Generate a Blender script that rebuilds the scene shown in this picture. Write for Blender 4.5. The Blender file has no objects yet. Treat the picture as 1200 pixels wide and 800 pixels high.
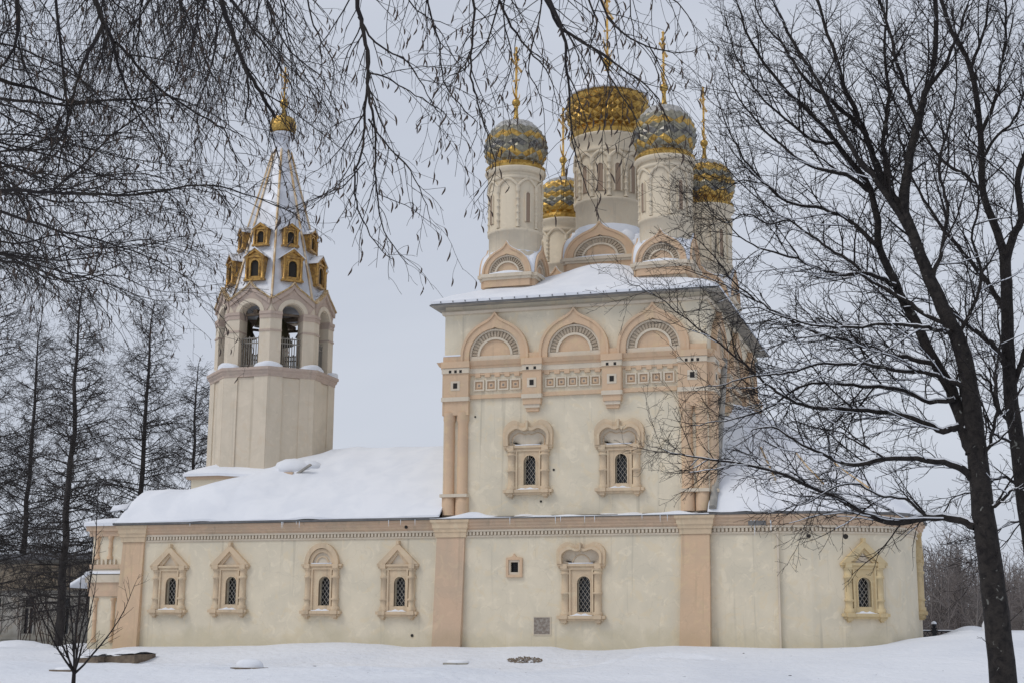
import bpy, math, random
import numpy as np
from mathutils import Vector, Matrix
from mathutils.geometry import tessellate_polygon
PI = math.pi
sc = bpy.context.scene
COL = sc.collection
rad = math.radians

# ------------------------------------------------------------------ camera
FPX = 1690.0
_p, _y, _r = map(rad, (11.54, 17.5, 0.4))
CF = Vector((-math.sin(_y)*math.cos(_p), math.cos(_y)*math.cos(_p), math.sin(_p)))
_R = Vector((math.cos(_y), math.sin(_y), 0)); _U = _R.cross(CF)
CR = _R*math.cos(_r) + _U*math.sin(_r); CU = _U*math.cos(_r) - _R*math.sin(_r)
CP = Vector((0, -70, 0.5))
def at(px, py, Y=0.0):
    d = CF + CR*((px-600)/FPX) + CU*((400-py)/FPX)
    return CP + d*((Y-CP.y)/d.y)
def atd(px, py, dist):
    d = (CF + CR*((px-600)/FPX) + CU*((400-py)/FPX)).normalized()
    return CP + d*dist
def zt(px, py, Y=0.0): return at(px, py, Y).z
def xt(px, py, Y=0.0): return at(px, py, Y).x
def scale_at(P): return FPX/((Vector(P)-CP).dot(CF))
cam = bpy.data.objects.new('camera', bpy.data.cameras.new('camera')); COL.objects.link(cam)
cam.matrix_world = Matrix(((CR.x, CU.x, -CF.x, CP.x), (CR.y, CU.y, -CF.y, CP.y), (CR.z, CU.z, -CF.z, CP.z), (0, 0, 0, 1)))
cam.data.sensor_width = 36; cam.data.lens = 36*FPX/1200; cam.data.clip_end = 5000; cam.data.clip_start = 0.1
sc.camera = cam

# ------------------------------------------------------------------ materials
def mat(name, base, rough=0.8, metal=0.0, var=None, vscale=1.0, bump=0.0, bscale=20.0, spec=0.3, detail=6, var2=None, v2scale=0.3, ramp=(0.4, 0.65), ramp2=(0.52, 0.62), bdist=0.02):
    m = bpy.data.materials.new(name); m.use_nodes = True
    nt = m.node_tree; b = nt.nodes['Principled BSDF']
    b.inputs['Roughness'].default_value = rough; b.inputs['Metallic'].default_value = metal
    b.inputs['Specular IOR Level'].default_value = spec
    b.inputs['Base Color'].default_value = (*base, 1)
    geo = nt.nodes.new('ShaderNodeNewGeometry')
    def noise(s, d=detail, dist=0.0):
        n = nt.nodes.new('ShaderNodeTexNoise'); n.inputs['Scale'].default_value = s; n.inputs['Detail'].default_value = d
        n.inputs['Distortion'].default_value = dist
        nt.links.new(geo.outputs['Position'], n.inputs['Vector']); return n
    cur = None
    def mixin(c2, sc_, rp, dist):
        nonlocal cur
        n = noise(sc_, dist=dist); cr = nt.nodes.new('ShaderNodeValToRGB')
        cr.color_ramp.elements[0].position = rp[0]; cr.color_ramp.elements[1].position = rp[1]
        nt.links.new(n.outputs['Fac'], cr.inputs['Fac'])
        mx = nt.nodes.new('ShaderNodeMix'); mx.data_type = 'RGBA'
        nt.links.new(cr.outputs['Color'], mx.inputs['Factor'])
        if cur is None: mx.inputs['A'].default_value = (*base, 1)
        else: nt.links.new(cur, mx.inputs['A'])
        mx.inputs['B'].default_value = (*c2, 1)
        cur = mx.outputs['Result']
    if var: mixin(var, vscale, ramp, 0.5)
    if var2: mixin(var2, v2scale, ramp2, 1.2)
    if cur is not None: nt.links.new(cur, b.inputs['Base Color'])
    if bump:
        n = noise(bscale, 5); bp = nt.nodes.new('ShaderNodeBump'); bp.inputs['Strength'].default_value = bump; bp.inputs['Distance'].default_value = bdist
        nt.links.new(n.outputs['Fac'], bp.inputs['Height']); nt.links.new(bp.outputs['Normal'], b.inputs['Normal'])
    return m

M = {}
def plaster(name, base, dirt, patch, amount=1.0):
    """Limewashed plaster: cloudy mottling, vertical runs, hairline cracks, worn patches."""
    m = bpy.data.materials.new(name); m.use_nodes = True; nt = m.node_tree; b = nt.nodes['Principled BSDF']
    b.inputs['Roughness'].default_value = 0.92; b.inputs['Specular IOR Level'].default_value = 0.15
    L = nt.links.new; N = nt.nodes.new
    geo = N('ShaderNodeNewGeometry')
    def mapping(s):
        mp = N('ShaderNodeMapping'); mp.inputs['Scale'].default_value = s; L(geo.outputs['Position'], mp.inputs['Vector']); return mp.outputs['Vector']
    def noise(vec, s, d=5, dist=0.0):
        n = N('ShaderNodeTexNoise'); n.inputs['Scale'].default_value = s; n.inputs['Detail'].default_value = d; n.inputs['Distortion'].default_value = dist; L(vec, n.inputs['Vector']); return n.outputs['Fac']
    def ramp(fac, a, c, va=0.0, vb=1.0):
        r = N('ShaderNodeMapRange'); r.inputs['From Min'].default_value = a; r.inputs['From Max'].default_value = c
        r.inputs['To Min'].default_value = va; r.inputs['To Max'].default_value = vb; L(fac, r.inputs['Value']); return r.outputs['Result']
    def mix(fac, A, B):
        x = N('ShaderNodeMix'); x.data_type = 'RGBA'; L(fac, x.inputs['Factor'])
        if isinstance(A, tuple): x.inputs['A'].default_value = (*A, 1)
        else: L(A, x.inputs['A'])
        x.inputs['B'].default_value = (*B, 1); return x.outputs['Result']
    pos = mapping((1, 1, 1)); runs = mapping((1.6, 1.6, 0.16))
    c = mix(ramp(noise(pos, 0.55, 8, 0.8), 0.38, 0.68, 0, 0.8*amount), base, dirt)
    c = mix(ramp(noise(runs, 1.3, 6, 0.4), 0.5, 0.75, 0, 0.45*amount), c, dirt)
    c = mix(ramp(noise(pos, 0.9, 9, 2.2), 0.56, 0.63, 0, 0.55*amount), c, patch)
    light = tuple(min(1, q*1.12) for q in base)
    c = mix(ramp(noise(pos, 1.7, 7, 1.5), 0.57, 0.66, 0, 0.5*amount), c, light)
    v = N('ShaderNodeTexVoronoi'); v.feature = 'DISTANCE_TO_EDGE'; v.inputs['Scale'].default_value = 0.55
    nn = N('ShaderNodeTexNoise'); nn.inputs['Scale'].default_value = 1.5; nn.inputs['Detail'].default_value = 6; L(pos, nn.inputs['Vector'])
    ad = N('ShaderNodeMixRGB'); ad.blend_type = 'ADD'; ad.inputs['Fac'].default_value = 0.9; L(pos, ad.inputs['Color1']); L(nn.outputs['Color'], ad.inputs['Color2']); L(ad.outputs['Color'], v.inputs['Vector'])
    crack = ramp(v.outputs['Distance'], 0.0, 0.010, 0.17*amount, 0)
    c = mix(crack, c, tuple(q*0.5 for q in dirt))
    c = mix(ramp(noise(pos, 14, 4), 0.62, 0.8, 0, 0.35), c, dirt)
    sx_ = N('ShaderNodeSeparateXYZ'); L(geo.outputs['Position'], sx_.inputs['Vector'])
    wob = N('ShaderNodeMath'); wob.operation = 'MULTIPLY_ADD'; wob.inputs[1].default_value = -2.6; L(noise(pos, 0.7, 8, .6), wob.inputs[0]); L(sx_.outputs['Z'], wob.inputs[2])
    c = mix(ramp(wob.outputs[0], -1.15, -.35, .55*amount, 0), c, tuple(q*k_ for q, k_ in zip(dirt, (.86, .84, .74))))
    dr = mapping((2.6, 2.6, .10)); c = mix(ramp(noise(dr, 1.2, 7, .2), .60, .72, 0, .60*amount), c, tuple(q*.72 for q in dirt))
    L(c, b.inputs['Base Color'])
    bp = N('ShaderNodeBump'); bp.inputs['Strength'].default_value = 0.6; bp.inputs['Distance'].default_value = 0.03
    L(noise(pos, 3.0, 8, 0.3), bp.inputs['Height']); L(bp.outputs['Normal'], b.inputs['Normal'])
    return m
M['cream'] = plaster('cream_plaster', (.735, .65, .50), (.62, .56, .44), (.72, .61, .43))
M['cream_plain'] = plaster('cream_trim', (.67, .58, .46), (.52, .46, .36), (.62, .50, .36), 0.6)
M['ochre2'] = plaster('yellow_ochre_trim', (.63, .49, .28), (.52, .42, .26), (.66, .55, .34), 0.9)
M['trim'] = plaster('window_trim', (.65, .50, .34), (.52, .42, .30), (.68, .57, .40), 0.9)
M['rose'] = plaster('rose_grey_trim', (.50, .39, .32), (.42, .35, .30), (.54, .45, .36), 0.8)
M['ochre'] = plaster('ochre_plaster', (.65, .46, .305), (.54, .41, .29), (.65, .50, .31), 0.8)
M['pink'] = plaster('pink_ochre_plaster', (.61, .44, .31), (.49, .39, .29), (.63, .49, .33), 0.8)
M['drum'] = plaster('drum_plaster', (.68, .59, .45), (.54, .47, .37), (.66, .53, .38), 0.7)
M['snow'] = mat('snow', (.77, .785, .82), 0.75, var=(.71, .73, .775), vscale=0.8, bump=0.35, bscale=6.0, spec=0.2)
M['gsnow'] = mat('ground_snow', (.73, .75, .79), 0.75, var=(.66, .685, .735), vscale=0.15, bump=1.0, bscale=2.6, spec=0.2, bdist=0.10)
M['gold'] = mat('gold', (.56, .37, .11), 0.42, 1.0, var=(.34, .21, .06), vscale=3.5, bump=0.5, bscale=9)
M['paintgold'] = mat('gilded_trim', (.72, .45, .12), 0.4, 0.75, var=(.42, .25, .07), vscale=5, bump=0.3, bscale=12)
M['silver'] = mat('silver_tile', (.30, .28, .22), 0.40, 0.75, var=(.19, .175, .13), vscale=3, bump=0.3, bscale=9)
M['darktile'] = mat('dark_tile', (.085, .08, .075), 0.3, 0.8, var=(.25, .24, .22), vscale=3)
M['metalroof'] = mat('roof_metal', (.13, .13, .13), 0.6, 0.3, var=(.19, .185, .18), vscale=1.5)
M['spire'] = mat('spire_sheet', (.52, .53, .56), 0.5, 0.25, var=(.70, .72, .77), vscale=1.1, bump=0.3, bscale=4)
M['iron'] = mat('black_iron', (.03, .03, .033), 0.6, 0.4)
M['soffit'] = mat('soffit_boards', (.40, .37, .32), 0.9, var=(.27, .26, .24), vscale=2)
M['glass'] = mat('dark_glass', (.012, .013, .016), 0.25, 0.0, spec=0.5)
M['grille'] = mat('window_grille', (.50, .47, .42), 0.7, 0.2)
M['railing'] = mat('grey_railing', (.26, .24, .21), .8)
M['hole'] = mat('dark_recess', (.03, .027, .024), 0.9)
M['brick'] = mat('brick_patch', (.22, .18, .15), 0.95, var=(.34, .31, .27), vscale=9, bump=0.8, bscale=18)
M['bark'] = mat('dark_bark', (.034, .029, .026), 0.95, var=(.014, .012, .012), vscale=9, var2=(.20, .20, .18), v2scale=7, ramp2=(.66, .72), bump=1.0, bscale=30)
M['twig'] = mat('dark_twig', (.026, .021, .020), 0.9, var=(.016, .013, .013), vscale=4)
M['birchtwig'] = mat('birch_twig', (.026, .022, .023), 0.9, var=(.045, .038, .032), vscale=4)
M['lichen'] = mat('lichen_tuft', (.10, .095, .05), 0.95)
M['larch'] = mat('larch_bark', (.060, .053, .050), 0.95, var=(.040, .036, .036), vscale=2)
M['birchbark'] = mat('birch_bark', (.62, .60, .56), 0.8, var=(.06, .055, .05), vscale=3, ramp=(.56, .62), bump=.4)
M['catkin'] = mat('catkin', (.085, .062, .050), 0.9)
M['wood'] = mat('wood_thicket', (.17, .145, .135), 0.95, var=(.24, .215, .20), vscale=0.25)
M['housewall'] = plaster('old_house_wall', (.45, .43, .39), (.31, .30, .28), (.40, .34, .27))
M['housetrim'] = plaster('old_house_frieze', (.33, .28, .21), (.22, .19, .16), (.30, .22, .15))
M['houseroof'] = mat('old_house_roof', (.10, .10, .11), 0.7, 0.2, var=(.06, .06, .065), vscale=1)
M['oldwood'] = mat('old_stone', (.21, .165, .12), 0.9, var=(.13, .10, .08), vscale=4, bump=.5)
M['ice'] = mat('ice', (.75, .80, .85), 0.1, spec=0.6)
M['bronze'] = mat('bronze', (.10, .085, .05), 0.45, 0.8)

M['brickray'] = mat('ray_bricks', (.40, .32, .235), .95, var=(.50, .42, .32), vscale=6)
M['amber'] = mat('amber_gold', (.30, .19, .06), .35, 1.0, var=(.16, .10, .04), vscale=4)
M['frosted'] = mat('frosted_tile', (.44, .43, .41), .5, .25, var=(.28, .27, .25), vscale=4, bump=.3)
M['slit'] = mat('slit_recess', (.30, .22, .16), .9)
M['gilt'] = mat('gilded_wood', (.50, .30, .09), .38, .65, var=(.26, .15, .06), vscale=5, bump=.3, bscale=10)
M['snowmetal'] = mat('snowy_metal', (.70, .71, .74), .6, .1, var=(.22, .20, .18), vscale=2.2, ramp=(.50, .62))
M['ribgold'] = mat('rib_gold', (.50, .34, .17), .45, .5, var=(.65, .55, .42), vscale=2)
M['crest'] = mat('crest_gold', (.42, .28, .12), .5, .5, var=(.62, .52, .38), vscale=6)
M['brush'] = mat('rusty_brush', (.10, .065, .05), .95, var=(.07, .05, .045), vscale=1)

# ------------------------------------------------------------------ mesh helpers
WM = {}
def I4(): return Matrix.Identity(4)
class MB:
    def __init__(s, Mx=None): s.v = []; s.f = []; s.mi = []; s.M = Mx or I4(); s.cm = 0; s.smooth = False; s.sm = []
    def add(s, vs, fs, smooth=None):
        n = len(s.v); s.v += [tuple(s.M @ Vector(q)) for q in vs]
        s.f += [tuple(i+n for i in q) for q in fs]; s.mi += [s.cm]*len(fs); s.sm += [s.smooth if smooth is None else smooth]*len(fs)
        return s
    def box(s, x0, x1, y0, y1, z0, z1):
        return s.add([(x0,y0,z0),(x1,y0,z0),(x1,y1,z0),(x0,y1,z0),(x0,y0,z1),(x1,y0,z1),(x1,y1,z1),(x0,y1,z1)],
              [(0,3,2,1),(4,5,6,7),(0,1,5,4),(1,2,6,5),(2,3,7,6),(3,0,4,7)])
    def hexa(s, a, b):    # two quads (lists of 4)
        return s.add(list(a)+list(b), [(3,2,1,0),(4,5,6,7),(0,1,5,4),(1,2,6,5),(2,3,7,6),(3,0,4,7)])
    def prism(s, poly, y0, y1):    # polygon in x,z extruded along y
        n = len(poly); tri = tessellate_polygon([[Vector((p[0], p[1], 0)) for p in poly]])
        vs = [(p[0], y0, p[1]) for p in poly]+[(p[0], y1, p[1]) for p in poly]
        fs = [(c, b, a) for a, b, c in tri]+[(a+n, b+n, c+n) for a, b, c in tri]
        fs += [(i, (i+1) % n, (i+1) % n+n, i+n) for i in range(n)]
        return s.add(vs, fs)
    def band(s, outer, inner, y0, y1):   # open band between two polylines of equal count
        n = len(outer)
        vs = [(p[0], y0, p[1]) for p in outer]+[(p[0], y0, p[1]) for p in inner]+[(p[0], y1, p[1]) for p in outer]+[(p[0], y1, p[1]) for p in inner]
        fs = []
        for i in range(n-1):
            fs += [(i, i+1, n+i+1, n+i), (2*n+i, 3*n+i, 3*n+i+1, 2*n+i+1), (i, 2*n+i, 2*n+i+1, i+1), (n+i, n+i+1, 3*n+i+1, 3*n+i)]
        fs += [(0, n, 3*n, 2*n), (n-1, 3*n-1, 4*n-1, 2*n-1)]
        return s.add(vs, fs)
    def panel(s, outer, holes, y, depth):
        """front face at y with holes whose reveals go back by depth"""
        allp = [outer]+holes; tri = tessellate_polygon([[Vector((p[0], p[1], 0)) for p in q] for q in allp])
        flat = [p for q in allp for p in q]
        s.add([(p[0], y, p[1]) for p in flat], [t for t in tri])
        for h in holes:
            n = len(h); s.add([(p[0], y, p[1]) for p in h]+[(p[0], y+depth, p[1]) for p in h], [(i, (i+1) % n, (i+1) % n+n, i+n) for i in range(n)])
        return s
    def lathe(s, prof, n=24, c=(0, 0, 0), a0=0.0, smooth=True, caps=True, a1=None):
        full = a1 is None; rng = n if full else n+1
        vs = []; fs = []
        for r, z in prof:
            for k in range(rng):
                a = a0+(2*PI*k/n if full else (a1-a0)*k/n); vs.append((c[0]+r*math.cos(a), c[1]+r*math.sin(a), c[2]+z))
        for i in range(len(prof)-1):
            for k in range(n):
                k2 = (k+1) % rng
                fs.append((i*rng+k, i*rng+k2, (i+1)*rng+k2, (i+1)*rng+k))
        s.add(vs, fs, smooth)
        if caps and full:
            for i, fl in ((0, 1), (len(prof)-1, 0)):
                if prof[i][0] > 1e-4:
                    idx = list(range(n)); idx = idx[::-1] if fl else idx
                    r, z = prof[i]
                    s.add([(c[0]+r*math.cos(a0+2*PI*k/n), c[1]+r*math.sin(a0+2*PI*k/n), c[2]+z) for k in range(n)], [tuple(idx)], False)
        return s
    def sweep(s, path, prof, closed=False, smooth=False):
        """prof: list of (out, z) ; path: list of (x, y), outward = right of travel"""
        P = [Vector(p) for p in path]; n = len(P); nm = []
        for i in range(n):
            def nrm(a, b): d = (b-a).normalized(); return Vector((d.y, -d.x))
            if closed: n1 = nrm(P[i-1], P[i]); n2 = nrm(P[i], P[(i+1) % n])
            else:
                n1 = nrm(P[i-1], P[i]) if i > 0 else nrm(P[0], P[1]); n2 = nrm(P[i], P[i+1]) if i < n-1 else n1
            k = n1+n2; k = k/max(k.dot(n1), 0.2) ; nm.append(k)
        m = len(prof); vs = []
        for i in range(n):
            for o, z in prof: q = P[i]+nm[i]*o; vs.append((q.x, q.y, z))
        fs = []
        for i in range(n if closed else n-1):
            j = (i+1) % n
            for k in range(m-1): fs.append((i*m+k, j*m+k, j*m+k+1, i*m+k+1))
        s.add(vs, fs, smooth)
        if not closed: s.add(vs[:m], [tuple(range(m))], False); s.add(vs[-m:], [tuple(range(m-1, -1, -1))], False)
        return s
    def tube(s, pts, radii, n=6, smooth=True):
        P = [Vector(p) for p in pts]; vs = []
        for i, p in enumerate(P):
            d = (P[min(i+1, len(P)-1)]-P[max(i-1, 0)]).normalized()
            a = d.cross(Vector((0.13, 0.2, 1))); a = a.normalized() if a.length > 1e-3 else Vector((1, 0, 0)); b = d.cross(a)
            r = radii[i] if isinstance(radii, (list, tuple)) else radii
            for k in range(n): t = 2*PI*k/n; vs.append(p+a*(r*math.cos(t))+b*(r*math.sin(t)))
        fs = [(i*n+k, i*n+(k+1) % n, (i+1)*n+(k+1) % n, (i+1)*n+k) for i in range(len(P)-1) for k in range(n)]
        s.add(vs, fs, smooth); s.add(vs[:n], [tuple(range(n-1, -1, -1))], False); s.add(vs[-n:], [tuple(range(n))], False)
        return s
    def build(s, name, mats, parent=None, Mx=None, label=None, recenter=True):
        me = bpy.data.meshes.new(name)
        v = s.v
        Mx = Mx if Mx is not None else (WM[parent.name] if parent else I4())
        Mx = Mx.copy()
        if recenter and v:
            lo = [min(q[i] for q in v) for i in range(3)]; hi = [max(q[i] for q in v) for i in range(3)]
            c = Vector(((lo[0]+hi[0])/2, (lo[1]+hi[1])/2, lo[2])); v = [(q[0]-c.x, q[1]-c.y, q[2]-c.z) for q in v]
            Mx = Mx @ Matrix.Translation(c)
        me.from_pydata(v, [], s.f)
        for mm in (mats if isinstance(mats, (list, tuple)) else [mats]): me.materials.append(M[mm] if isinstance(mm, str) else mm)
        me.polygons.foreach_set('material_index', s.mi); me.polygons.foreach_set('use_smooth', s.sm)
        me.update()
        return link(name, me, parent, Mx, label)
def link(name, me, parent, Mx, label=None):
    o = bpy.data.objects.new(name, me); COL.objects.link(o)
    if parent is not None:
        o.parent = parent; o.matrix_basis = WM[parent.name].inverted() @ Mx
    else: o.matrix_basis = Mx
    WM[o.name] = Mx.copy()
    if label: o['label'] = label
    return o
def tag(o, label, cat, group=None, kind=None):
    o['label'] = label; o['category'] = cat
    if group: o['group'] = group
    if kind: o['kind'] = kind
    return o
def empty(name, loc, label, cat, group=None):
    o = bpy.data.objects.new(name, None); COL.objects.link(o); o.matrix_basis = Matrix.Translation(loc); WM[o.name] = o.matrix_basis.copy()
    o.empty_display_size = 0.5
    return tag(o, label, cat, group)
def copy_part(src, parent, Mx, label=None):
    """copy a part and its sub-parts; Mx is the new world matrix"""
    c = src.copy(); COL.objects.link(c); c.parent = parent; c.matrix_basis = WM[parent.name].inverted() @ Mx; WM[c.name] = Mx.copy()
    if 'label' in c: del c['label']
    if label: c['label'] = label
    for ch in kids[src.name]:
        d = ch.copy(); COL.objects.link(d); d.parent = c; WM[d.name] = Mx @ d.matrix_basis
    return c
kids = {}
def note(o, *ch): kids[o.name] = list(ch); return o
def struct(o): o['kind'] = 'structure'; return o
def arch_poly(cx, z0, w, h, n=10):
    r = w/2; pts = [(cx-r, z0), (cx+r, z0)]
    pts += [(cx+r*math.cos(a), z0+h-r+r*math.sin(a)) for a in [PI*k/n for k in range(n+1)]]
    return pts
def rect(x0, x1, z0, z1): return [(x0, z0), (x1, z0), (x1, z1), (x0, z1)]
def ogee(R, tip, n=28, cx=0, z0=0, flat=0.0, sharp=0.13):
    out = []
    for k in range(n+1):
        a = PI-PI*k/n; c = math.cos(a)
        out.append((cx+R*c, z0+flat+R*math.sin(a)+tip*math.exp(-abs(c)/sharp)))
    return out
def frame_at(x, y, z, ang=0.0):    # local -y is outward; ang turns about z
    return Matrix.Translation((x, y, z)) @ Matrix.Rotation(ang, 4, 'Z')

# ------------------------------------------------------------------ world, sun
w = bpy.data.worlds.new('World'); sc.world = w; w.use_nodes = True
nt = w.node_tree; bg = nt.nodes['Background']; bg.inputs['Strength'].default_value = 0.1
SUN_EL, SUN_AZ = 50, 225      # compass-like: direction the light comes from, degrees from +Y clockwise
sky = nt.nodes.new('ShaderNodeTexSky'); sky.sky_type = 'NISHITA'; sky.sun_disc = False
sky.sun_elevation = rad(SUN_EL); sky.sun_rotation = rad(SUN_AZ); sky.air_density = 1.0; sky.dust_density = 3.0
tc = nt.nodes.new('ShaderNodeTexCoord'); mp = nt.nodes.new('ShaderNodeMapping'); mp.inputs['Scale'].default_value = (1, 1, 2.6)
nz = nt.nodes.new('ShaderNodeTexNoise'); nz.inputs['Scale'].default_value = 1.6; nz.inputs['Detail'].default_value = 5; nz.inputs['Distortion'].default_value = 0.4
nt.links.new(tc.outputs['Generated'], mp.inputs['Vector']); nt.links.new(mp.outputs['Vector'], nz.inputs['Vector'])
cr = nt.nodes.new('ShaderNodeValToRGB'); cr.color_ramp.elements[0].position = 0.3; cr.color_ramp.elements[1].position = 0.7
cr.color_ramp.elements[0].color = (.495, .535, .625, 1); cr.color_ramp.elements[1].color = (.61, .645, .72, 1)
nt.links.new(nz.outputs['Fac'], cr.inputs['Fac'])
gain = nt.nodes.new('ShaderNodeMixRGB'); gain.blend_type = 'MULTIPLY'; gain.inputs['Fac'].default_value = 1; gain.inputs['Color2'].default_value = (10, 10, 10, 1)
nt.links.new(cr.outputs['Color'], gain.inputs['Color1'])
mx = nt.nodes.new('ShaderNodeMixRGB'); mx.inputs['Fac'].default_value = 0.92
nt.links.new(sky.outputs['Color'], mx.inputs['Color1']); nt.links.new(gain.outputs['Color'], mx.inputs['Color2'])
nt.links.new(mx.outputs['Color'], bg.inputs['Color'])
sl = bpy.data.lights.new('sun', 'SUN'); sl.energy = 1.0; sl.angle = rad(25); sl.color = (1, .96, .90)
so = bpy.data.objects.new('sun', sl); COL.objects.link(so)
sd = Vector((math.sin(rad(SUN_AZ))*math.cos(rad(SUN_EL)), math.cos(rad(SUN_AZ))*math.cos(rad(SUN_EL)), math.sin(rad(SUN_EL))))
so.rotation_euler = (-sd).to_track_quat('-Z', 'Y').to_euler(); so.location = (0, -60, 60)
sc.view_settings.view_transform = 'Standard'; sc.view_settings.look = 'None'; sc.view_settings.gamma = 1; sc.view_settings.exposure = 0.09

# ------------------------------------------------------------------ ground
def sstep(a, b, x): t = min(1, max(0, (x-a)/(b-a))); return t*t*(3-2*t)
def sn(x, y, s, seed=0):   # cheap smooth noise
    return (math.sin(x*s+seed*1.7+1.3*math.sin(y*s*0.7+seed))+math.sin(y*s*1.1+seed*2.3+1.1*math.sin(x*s*0.83+seed*.5)))*0.5
WLP = [(60, 760), (130, 760), (165, 757), (240, 757), (300, 756), (355, 753), (400, 752), (440, 754), (480, 757.5), (520, 757), (560, 758), (620, 757), (645, 757), (672, 761), (705, 761.5), (735, 760), (765, 757), (795, 756), (833, 757), (915, 759), (960, 759), (1000, 758), (1040, 757), (1080, 757), (1130, 758)]
WLW = [(lambda P: (P.x, P.z))(at(a, b_, 0.0)) for a, b_ in WLP]
def wall_line(x):
    if x <= WLW[0][0]: return WLW[0][1]
    for (a, za), (b_, zb) in zip(WLW, WLW[1:]):
        if x <= b_: t = (x-a)/(b_-a); t = t*t*(3-2*t); return za+(zb-za)*t
    return WLW[-1][1]
FOOT = {}
_r9 = random.Random(44)
def trail(pts, step=.62):
    run = 0; side_ = 1
    for (ax, ay), (bx_, by_) in zip(pts, pts[1:]):
        L = math.hypot(bx_-ax, by_-ay); k = int(L/step)
        for i in range(k):
            t = (i+.5)/k; side_ = -side_; nx_, ny_ = -(by_-ay)/L, (bx_-ax)/L
            x = ax+(bx_-ax)*t+nx_*.16*side_+_r9.uniform(-.07, .07); y = ay+(by_-ay)*t+ny_*.16*side_+_r9.uniform(-.07, .07)
            for cx in (-1, 0, 1):
                for cy in (-1, 0, 1): FOOT.setdefault((int(x//1)+cx, int(y//1)+cy), []).append((x, y, _r9.uniform(.08, .16)))
trail([(-46, -9), (-40, -12.5), (-33, -14), (-27, -17), (-22, -20.5), (-16, -24)])
trail([(-44, -10), (-36, -11.2), (-28, -10.5), (-22, -9.2), (-18, -6), (-17.5, -2)])
trail([(-3, -14), (-7, -17), (-11, -21), (-13, -26)])
def foot(x, y):
    d = 0
    for fx, fy, dp in FOOT.get((int(x//1), int(y//1)), ()):
        q = ((x-fx)**2+(y-fy)**2)/.030
        if q < 9: d += dp*(math.exp(-q)-.22*math.exp(-(q-3.2)**2/2.0))
    return d
def ground(x, y):
    rise = sstep(-21, -0.3, y)**1.15
    base = -1.20+.12*sstep(-26, -12, x)
    z = base+(wall_line(x)-base)*rise
    nf = 1-math.exp(-(abs(y)/3.0)) if y < 2 else 1
    z += nf*(0.06*sn(x, y, .35, 1)+0.03*sn(x, y, .9, 2)+0.016*sn(x, y, 2.3, 4)+.008*sn(x, y, 4.1, 9))
    # trodden track along the church and a smaller one to the porch
    yt = -8.2+.5*math.sin(x*.31)+.2*math.sin(x*.9); tk = math.exp(-((y-yt)/.55)**2)
    z -= tk*(.13+.05*math.sin(x*7.3+2*math.sin(y*9))+.03*math.sin(x*13.1+y*5)) if x < -10 else 0
    z += .05*math.exp(-((y-yt-1.0)/.35)**2)*(1+math.sin(x*3.1+math.sin(x*1.3)*2)) if x < -10 else 0
    z += nf*(.028*max(0, sn(x*1.0, y*2.2, 1.7, 12))+.02*abs(sn(x, y*1.6, 3.3, 13)))
    e = -19.0+0.35*math.sin(x*.45)+0.05*(x+20)+.15*math.sin(x*1.9)
    lf = 1-sstep(-18, -12.5, x)
    if lf > 0:
        wl_ = wall_line(x); low = -.93+.04*math.sin(x*.37)
        if y > -12: zc2 = low+(wl_-low)*sstep(-5.6, -.2, y)**.85
        else: zc2 = low
        cr_ = -.72+.05*math.sin(x*.33+1)+.02*math.sin(x*1.7)
        if y < e: zc2 = -1.2+(cr_+1.2)*sstep(-30, e-.3, y)
        else: zc2 = zc2+(cr_-zc2)*(1-sstep(e, e+1.1, y)) if y < e+1.1 else zc2
        z += lf*(zc2-(base+(wall_line(x)-base)*rise))
    z -= foot(x, y)
    z += 0.60*sstep(-5.5, 2, x)*sstep(-12, 5, y)*(1-sstep(14, 22, y))+.14*sstep(-4.5, -2.5, x)*sstep(-3, 3, y)*(1-sstep(8, 14, y))
    z += 0.4*math.exp(-((x+.3)/1.0)**2-((y-7)/2.5)**2)
    z -= 2.2*sstep(18, 50, y)*sstep(-12, 0, x)
    return z
def on_ground(px, py):
    y = -30.0
    while y < -.4:
        P = at(px, py, y)
        if P.z < ground(P.x, P.y): return y
        y += .05
    return y
xs = sorted(set([-1600, -900, -500, -300, -200, -150, -120, -100, -85, -75]+[round(-68+.4*i, 2) for i in range(0, 58)]+[round(-44.9+.16*i, 2) for i in range(0, 344)]+[10.5, 11, 12, 13.5]+[16, 20, 26, 34, 45, 60, 90, 140, 220, 400, 800, 1600]))
ys = sorted(set([-600, -250, -130, -95, -80, -72, -66, -60, -55]+[round(-50+.8*i, 2) for i in range(0, 28)]+[round(-27.6+.16*i, 2) for i in range(0, 188)]+[round(2.6+.35*i, 2) for i in range(0, 29)]+[13, 15, 17, 20, 24, 28, 34, 42, 50, 65, 80, 120, 200, 350, 700, 1500, 3000]))
g = MB(); g.smooth = True
vs = [(x, y, ground(x, y)) for y in ys for x in xs]; nx = len(xs)
fs = [(j*nx+i, j*nx+i+1, (j+1)*nx+i+1, (j+1)*nx+i) for j in range(len(ys)-1) for i in range(nx-1)]
g.add(vs, fs)
o = g.build('ground', 'gsnow', recenter=False); struct(o); o['label'] = 'snow covered ground in front of the church'

# ------------------------------------------------------------------ church
XW, XE = -26.1, -12.0          # lower quadrangle
XR = xt(140, 700)              # west end of refectory
ZC = 6.33                      # top of lower cornice
YB = 17.6                      # back of quadrangle
church = empty('church', (-20, 8, 0), 'cream and ochre five domed stone church with bell tower under snow', 'church')

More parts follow.
